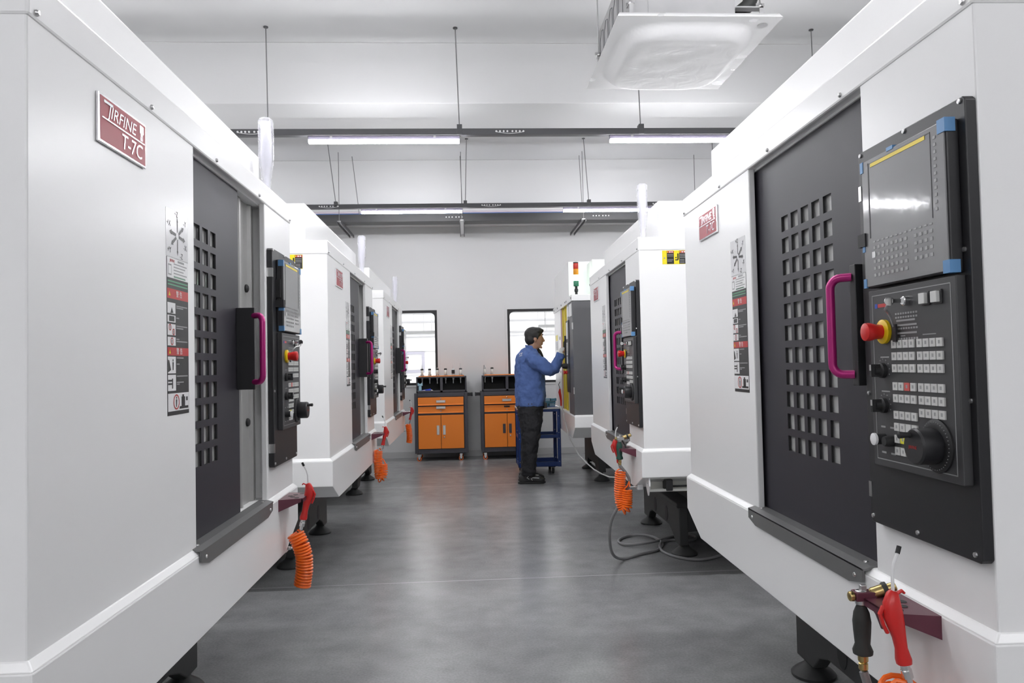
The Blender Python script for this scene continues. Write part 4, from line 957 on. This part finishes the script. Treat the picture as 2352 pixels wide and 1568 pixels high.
def holder(x, y, z, h, kind, label):
    root = empty('tool_holder', (x, y, z)); b = MB()
    b.lathe((0, 0, 0), [(.024, 0), (.027, .003), (.027, .008), (.023, .010), (.023, .014), (.027, .016), (.027, .021), (.018, .024)], M_STEEL, seg=18); b.build('flange', root)
    b = MB(); b.lathe((0, 0, -.0001), [(.0, -.115), (.008, -.112), (.008, -.070), (.013, -.066), (.021, -.012), (.021, 0)], M_STEEL, seg=16); b.build('taper_shank', root)
    body = M_BLACKM if kind == 1 else M_ALU
    b = MB(); b.lathe((0, 0, .024), [(.017, 0), (.018 if kind != 1 else .023, .004), (.018 if kind != 1 else .023, .052), (.014, .060)], body, seg=18); b.build('collet_body', root)
    if kind in (0, 2):
        b = MB(); b.lathe((0, 0, .078), [(.015, 0), (.022, .004), (.022, .018), (.014, .024)], M_BLACKM if kind == 0 else M_TRUNK, seg=16); b.build('collet_nut', root)
    elif kind == 1:
        b = MB(); b.lathe((0, 0, .078), [(.021, 0), (.019, .008), (.012, .020), (.007, .024)], M_STEEL, seg=16); b.build('collet_nut', root)
    if kind != 3:
        b = MB(); b.lathe((0, 0, .098), [(.006 if kind == 2 else .004, 0), (.006 if kind == 2 else .004, (h-.098)*.7), (.0025 if kind < 2 else .006, h-.098)], M_STEEL, seg=10); b.build('cutter', root)
    else:
        b = MB(); b.lathe((0, 0, .080), [(.020, 0), (.020, .030), (.012, .034), (.014, .036), (.014, h-.080)], M_STEEL, seg=12); b.build('cutter', root)
    tag(root, label, 'tool holder', 'tool holders standing in the cabinet tops')
yt = 10.80; zt_ = 1.2005
for x, h_, kd, lb in ((-.653, .160, 0, 'tool holder with thin drill, leftmost on the left orange cabinet'), (-.545, .105, 0, 'short tool holder, second from the left on the left orange cabinet'),
                  (-.437, .115, 0, 'black-nosed tool holder, third from the left on the left cabinet'), (-.319, .130, 0, 'tool holder with fine drill, fourth from the left on the left cabinet'),
                  (-.210, .170, 1, 'tool holder with thick black body and silver nose on the left cabinet'), (-.104, .170, 2, 'tallest tool holder, rightmost on the left orange cabinet'),
                  (.242, .135, 3, 'silver tool holder with stepped head on the partly hidden cabinet'), (.348, .080, 0, 'short dark tool holder on the partly hidden cabinet')):
    holder(x, yt, zt_, h_, kd, lb)
# things in the left hutch
root = empty('clamp_stand', (-.680, 10.725, .973)); b = MB()
b.box((-.038, -.02, 0), (.038, .02, .022), M_SKYB); b.box((-.020, -.016, .022), (.020, .016, .088), M_SKYB); b.box((-.036, -.02, .088), (.036, .02, .118), M_SKYB); b.build('stand', root, bevel=.004)
b = MB(); b.lathe((-.024, 0, .118), [(.008, 0), (.008, .012)], M_SKYB, seg=10); b.lathe((.024, 0, .118), [(.008, 0), (.008, .012)], M_SKYB, seg=10); b.build('stud', root)
tag(root, 'pale blue spool-shaped stand in the open shelf of the left cabinet', 'stand')
root = empty('tool_packet', (-.600, 10.735, .974), .12); b = MB(); b.prism([(-.065, 0), (.055, 0), (.070, .045), (-.060, .026)], 1, -.03, .03, M_BLUEB); b.build('packet', root, bevel=.003)
b = MB(); b.prism([(-.060, .012), (-.010, .014), (-.012, .028), (-.055, .022)], 1, -.0306, -.0300, M_LWHITE); b.build('printed_label', root)
tag(root, 'bright blue packet lying on the open shelf of the left cabinet', 'packet')
root = empty('drill_bit', (-.485, 10.74, .985), -.2); b = MB(); b.loft([(-.05, 0, .012), (.0, 0, -.002), (.06, 0, -.004)], [.009, .006, .003], M_STEEL, 10); b.build('shank', root)
tag(root, 'loose steel drill bit beside the bright blue packet', 'drill bit')

# ------------------------------------------------------------------ blue trolley
root = empty('service_cart', (.86, 9.47, 0)); T = lambda p: (p[0]-.86, p[1]-9.47, p[2]); N = lambda: MB(T)
x0, x1, y0, y1 = .59, 1.112, 9.10, 9.56
for x in (x0, x1-.042):
    for yy in (y0, y1-.04):
        b = N(); b.box((x, yy, .088), (x+.042, yy+.004 if yy == y0 else yy+.04, .795), M_BLUEC); b.box((x if x == x0 else x+.038, yy, .088), (x+.004 if x == x0 else x+.042, yy+.04, .795), M_BLUEC)
        for z in (.70, .50, .43, .15): b.lathe((x+.02, yy, z), [(.005, 0), (.005, .002)], M_STEEL, axis=(0, -1, 0), seg=8)
        b.build('post', root)
for z, hh in ((.432, .042), (.090, .055), (.752, .045)):
    b = N(); b.box((x0+.004, y0+.004, z), (x1-.004, y1-.004, z+.006), M_SILL if z == .432 else M_BLUEC)
    for a_, c_ in (((x0+.004, y0+.004), (x1-.004, y0+.008)), ((x0+.004, y1-.008), (x1-.004, y1-.004)), ((x0+.004, y0+.004), (x0+.008, y1-.004)), ((x1-.008, y0+.004), (x1-.004, y1-.004))):
        b.box((a_[0], a_[1], z), (c_[0], c_[1], z+hh), M_BLUEC)
    b.build('tray', root, bevel=.001)
b = N(); b.box((x0-.002, y0-.004, .785), (x1+.002, y1+.004, .806), M_ALU); b.box((x0+.02, y0+.02, .806), (x1-.02, y1-.02, .808), M_BLUEC); b.build('top_board', root, bevel=.002)
for x in (x0+.05, x1-.10):
    for yy in (y0+.05, y1-.06):
        b = N(); b.box((x-.03, yy-.03, .080), (x+.03, yy+.03, .089), M_BLACKM); b.box((x-.022, yy-.025, .03), (x-.018, yy+.01, .082), M_STEEL); b.box((x+.018, yy-.025, .03), (x+.022, yy+.01, .082), M_STEEL)
        b.lathe((x-.014, yy, .037), [(.033, 0), (.037, .005), (.037, .023), (.033, .028)], M_RUBBER, axis=(1, 0, 0), seg=20); b.build('caster', root)
tag(root, 'blue three-tier metal trolley standing beside the worker', 'cart')
k = 0
for z in (.809, .842, .875):
    for xx, yy in ((.955, 9.30), (1.030, 9.31)):
        o = empty('parts_tray', (xx+.004*k, yy, z), .06*((k*7) % 3-1)); b = MB(); b.box((-.034, -.05, 0), (.034, .05, .004), M_TEAL)
        for a_ in (-1, 1): b.box((a_*.034-.002, -.05, 0), (a_*.034+.002, .05, .032), M_TEAL); b.box((-.034, a_*.05-.002, 0), (.034, a_*.05+.002, .026 if (k % 2) else .032), M_SKYB if k % 3 == 1 else M_TEAL)
        b.build('box', o); tag(o, 'teal small-parts tray, %s %s on the blue trolley' % (['bottom', 'middle', 'top'][k//2], ['left', 'right'][k % 2]), 'tray', 'small teal trays stacked on the trolley'); k += 1

# ------------------------------------------------------------------ the worker
PY = 8.52
root = empty('person', (.69, PY, 0)); T = lambda p: (p[0]-.69, p[1]-PY, p[2]); N = lambda: MB(T)
armR = [(.690, PY-.175, 1.420), (.760, PY-.215, 1.355), (.850, PY-.235, 1.300), (.920, PY-.235, 1.258), (.957, PY-.225, 1.272), (.990, PY-.205, 1.335), (1.020, PY-.190, 1.395), (1.042, PY-.180, 1.440)]
armL = [(.690, PY+.175, 1.420), (.698, PY+.225, 1.33), (.702, PY+.245, 1.22), (.712, PY+.250, 1.12), (.735, PY+.250, 1.02), (.762, PY+.245, .93)]
legR = [(.690, PY-.09, .86), (.696, PY-.11, .70), (.686, PY-.12, .50), (.668, PY-.12, .30), (.655, PY-.12, .09)]
legL = [(.695, PY+.09, .86), (.705, PY+.10, .70), (.700, PY+.11, .50), (.672, PY+.12, .30), (.668, PY+.12, .09)]
b = N()   # one continuous body
b.ball((.757, PY, 1.648), (.097, .074, .104), M_SKIN, 24, 16)
b.ball((.800, PY, 1.610), (.062, .060, .088), M_SKIN, 20, 14)
b.loft([(.765, PY, 1.560), (.800, PY, 1.540), (.826, PY, 1.525)], [(.045, .052), (.036, .042), (.020, .026)], M_SKIN, 14)
b.loft([(.856, PY, 1.640), (.866, PY, 1.615), (.874, PY, 1.600)], [.008, .011, .012], M_SKIN, 10); b.ball((.871, PY, 1.596), (.016, .016, .011), M_SKIN)
b.ball((.852, PY, 1.668), (.013, .045, .012), M_SKIN)
b.ball((.853, PY, 1.569), (.011, .022, .007), M_SKIN); b.ball((.851, PY, 1.556), (.010, .020, .007), M_SKIN); b.ball((.840, PY, 1.522), (.015, .022, .015), M_SKIN)
for sg_ in (-1, 1):
    b.loft([(.770, PY+sg_*.074, 1.625), (.766, PY+sg_*.082, 1.605), (.770, PY+sg_*.076, 1.580)], [(.014, .006), (.017, .007), (.008, .005)], M_SKIN, 10)
b.loft([(.722, PY, 1.44), (.738, PY, 1.50), (.757, PY, 1.57)], [.064, .058, .056], M_SKIN, 16)
b.loft([(.690, PY, .84), (.690, PY, .98), (.685, PY, 1.15), (.690, PY, 1.30), (.700, PY, 1.40), (.715, PY, 1.46)], [(.11, .15), (.10, .14), (.105, .15), (.115, .165), (.105, .165), (.07, .11)], M_SKIN, 18, hint=(1, 0, 0))
for a_ in (armR, armL): b.loft(a_, [.055, .050, .045, .042, .040, .036, .031, .027][:len(a_)], M_SKIN, 12)
for l_ in (legR, legL): b.loft(l_, [.080, .072, .055, .048, .038], M_SKIN, 12)
hR = Vector((1.072, PY-.172, 1.478)); hL = Vector((.785, PY+.240, .865))
b.ball(tuple(hR), (.030, .020, .036), M_SKIN); b.loft([armR[-1], tuple(hR)], [.026, .022], M_SKIN, 10); b.loft([armL[-1], tuple(hL)], [.026, .022], M_SKIN, 10); b.ball(tuple(hL), (.032, .016, .040), M_SKIN)
b.build('body', root, remesh=.007)
# eyes, brows, lips
b = N()
for sg_ in (-1, 1):
    b.ball((.853, PY+sg_*.030, 1.642), (.006, .011, .0045), M_LBLACK, 12, 8)
b.build('eyes', root)
b = N()
for sg_ in (-1, 1): b.loft([(.862, PY+sg_*.016, 1.668), (.860, PY+sg_*.032, 1.672), (.848, PY+sg_*.048, 1.666)], [.003, .0038, .002], M_HAIR, 8)
b.build('eyebrows', root)
b = N()   # hair
b.ball((.750, PY, 1.672), (.101, .084, .088), M_HAIR, 24, 16); b.ball((.792, PY, 1.708), (.075, .076, .046), M_HAIR, 20, 12)
b.ball((.726, PY, 1.622), (.074, .079, .080), M_HAIR, 20, 12); b.loft([(.845, PY-.045, 1.708), (.856, PY, 1.714), (.845, PY+.045, 1.708)], [.018, .020, .018], M_HAIR, 10)
for sg_ in (-1, 1): b.loft([(.800, PY+sg_*.066, 1.675), (.796, PY+sg_*.069, 1.635), (.792, PY+sg_*.067, 1.612)], [(.020, .012), (.012, .010), (.006, .006)], M_HAIR, 10)
b.build('hair', root, remesh=.0055, disp=(.006, .03))
# jacket
b = N()
b.loft([(.705, PY, .862), (.705, PY, .93), (.703, PY, 1.05), (.702, PY, 1.18), (.700, PY, 1.30), (.700, PY, 1.38), (.705, PY, 1.43), (.712, PY, 1.465), (.725, PY, 1.495)],
       [(.168, .205), (.170, .208), (.168, .205), (.168, .205), (.165, .205), (.155, .205), (.138, .200), (.115, .165), (.085, .10)], M_JACK, 28, hint=(1, 0, 0), power=2.5)
b.loft(armR, [.088, .086, .080, .070, .066, .060, .052, .046], M_JACK, 18)
b.loft(armL, [.088, .084, .076, .068, .058, .046], M_JACK, 18)
b.build('jacket', root, remesh=.0075, disp=(.032, .085))
b = N()   # standing collar
for k in range(0, 1):
    vs = []; n = 26; fs = []
    for i in range(n+1):
        a_ = math.radians(48)+math.radians(264)*i/n
        for rr_, zz in ((.078, 1.478), (.070, 1.542-.028*(1 if (i < 4 or i > n-4) else 0)), (.062, 1.540-.028*(1 if (i < 4 or i > n-4) else 0)), (.066, 1.478)):
            vs.append((.742+rr_*1.05*math.cos(a_)+(-.012 if zz > 1.5 else 0), PY+rr_*math.sin(a_), zz+.012*(-math.cos(a_))))
    for i in range(n):
        for q in range(4): fs.append((i*4+q, i*4+(q+1) % 4, (i+1)*4+(q+1) % 4, (i+1)*4+q))
    fs += [(0, 1, 2, 3), (n*4, n*4+3, n*4+2, n*4+1)]
    b.add(vs, fs, M_JACK, True)
b.build('collar', root)
b = N(); b.loft([(.800, PY-.02, 1.49), (.822, PY-.01, 1.478), (.845, PY, 1.44), (.868, PY, 1.38)], [(.018, .05), (.018, .05), (.014, .04), (.008, .03)], M_BLACKM, 10, hint=(1, 0, 0)); b.build('zip_edge', root)
b = N()
for x in (.665, .700): b.lathe((x, PY-.208, .893), [(.0065, 0), (.0065, .004)], M_LBLACK, axis=(0, -1, 0), seg=10)
b.build('snap_buttons', root)
# lettering on the back of the jacket
tt = text('back_lettering', 'ST', .055, M_LWHITE, None, (0, 0, 0), (1, 0, 0), (0, 0, 1), .001)
X_ = Vector((.55, -.80, .16)).normalized(); Z_ = Vector((-.80, -.52, .16)).normalized(); Y_ = Z_.cross(X_).normalized(); X_ = Y_.cross(Z_).normalized()
tt.matrix_world = Matrix(((X_.x, Y_.x, Z_.x, .596-.69), (X_.y, Y_.y, Z_.y, -.150), (X_.z, Y_.z, Z_.z, 1.440), (0, 0, 0, 1))); tt.parent = root; tt.matrix_parent_inverse = Matrix()
# trousers, dark hem of the undershirt
b = N()
b.loft([(.700, PY, .865), (.700, PY, .80), (.702, PY, .73)], [(.140, .175), (.142, .178), (.130, .165)], M_TROU, 22, hint=(1, 0, 0), power=2.4)
b.loft(legR, [(.136, .100), (.130, .098), (.100, .090), (.086, .082), (.076, .074)], M_TROU, 18, hint=(1, 0, 0))
b.loft(legL, [(.136, .100), (.130, .098), (.100, .090), (.086, .082), (.076, .074)], M_TROU, 18, hint=(1, 0, 0))
b.build('trousers', root, remesh=.0075, disp=(.03, .07))
b = N(); b.loft([(.705, PY, .835), (.705, PY, .885)], [(.160, .196), (.160, .196)], M_BLACKM, 24, hint=(1, 0, 0), power=2.5); b.box((.845, PY-.19, .842), (.872, PY-.06, .90), M_BLACKM); b.build('undershirt_hem', root)
for yy, dx in ((PY-.10, 0), (PY+.12, .018)):
    b = N(); xs = .548+dx
    b.loft([(xs+.000, yy, .052), (xs+.03, yy, .056), (xs+.11, yy, .062), (xs+.18, yy, .048), (xs+.25, yy, .036), (xs+.285, yy, .030)], [(.040, .034), (.052, .044), (.062, .044), (.046, .048), (.034, .050), (.020, .034)], M_SHOE, 18, hint=(0, 0, 1), power=2.4)
    b.loft([(xs+.075, yy, .06), (xs+.085, yy, .10), (xs+.085, yy, .125)], [.050, .050, .048], M_SHOE, 14)
    sh = b.build('shoe', root, remesh=.005)
    b = N(); b.loft([(xs-.012, yy, .014), (xs+.010, yy, .014), (xs+.08, yy, .013), (xs+.15, yy, .013), (xs+.23, yy, .013), (xs+.275, yy, .014), (xs+.296, yy, .017)], [(.010, .020), (.014, .036), (.0128, .040), (.0128, .044), (.0128, .048), (.013, .036), (.008, .016)], mat('shoe_sole', (.02, .02, .02), .7), 16, hint=(0, 0, 1), power=3.0); b.build('sole', sh)
    b = N(); b.loft([(xs+.105, yy-.050, .090), (xs+.085, yy-.053, .072), (xs+.11, yy-.054, .056)], .0032, M_LWHITE, 6); b.loft([(xs+.22, yy-.050, .066), (xs+.15, yy-.055, .072), (xs+.13, yy-.055, .060), (xs+.145, yy-.055, .044)], .0034, M_LWHITE, 6); b.build('stripe', sh)
# gloved right hand closed on the door handle
b = N(); hx, hy, hz_ = hR
b.loft([armR[-2], armR[-1], (1.050, PY-.176, 1.452)], [.034, .036, .034], M_GLOVE, 14)
b.loft([(1.046, PY-.177, 1.448), (1.056, PY-.174, 1.466), (1.066, PY-.172, 1.488), (1.070, PY-.170, 1.505)], [(.031, .024), (.036, .024), (.040, .022), (.034, .018)], M_GLOVE, 14, hint=(0, 0, 1))
for k in range(4):
    zz = 1.512-.021*k; L = (.92, 1.0, .97, .82)[k]
    b.loft([(1.066, PY-.165, zz-.004), (1.066+.030*L, PY-.172, zz+.002), (1.066+.046*L, PY-.158, zz), (1.066+.044*L, PY-.136, zz-.003), (1.066+.026*L, PY-.130, zz-.004)], [.0115, .0105, .0100, .0092, .0080], M_GLOVE, 10)
b.loft([(1.052, PY-.160, 1.466), (1.064, PY-.138, 1.482), (1.080, PY-.126, 1.498), (1.094, PY-.128, 1.508)], [.0135, .0120, .0105, .0085], M_GLOVE, 10)
b.build('work_glove', root, remesh=.0045)
b = N(); b.loft([armL[-1], (.772, PY+.243, .905), tuple(hL), (.795, PY+.238, .832)], [(.030, .026), (.034, .022), (.041, .019), (.036, .016)], M_GLOVE, 14, hint=(1, 0, 0))
for k in range(4):
    xx = .768+.020*k; L = (.86, 1.0, .98, .84)[k]
    b.loft([(xx, PY+.238, .838), (xx+.004, PY+.236, .838-.034*L), (xx+.006, PY+.226, .838-.060*L), (xx+.004, PY+.210, .838-.078*L)], [.0112, .0104, .0096, .0082], M_GLOVE, 10)
b.loft([(.800, PY+.226, .885), (.820, PY+.214, .860), (.828, PY+.206, .836), (.828, PY+.202, .818)], [.0130, .0118, .0104, .0085], M_GLOVE, 10)
b.build('work_glove', root, remesh=.0045)
tag(root, 'person in blue work jacket, black trousers and white gloves reaching to the machine door', 'person')
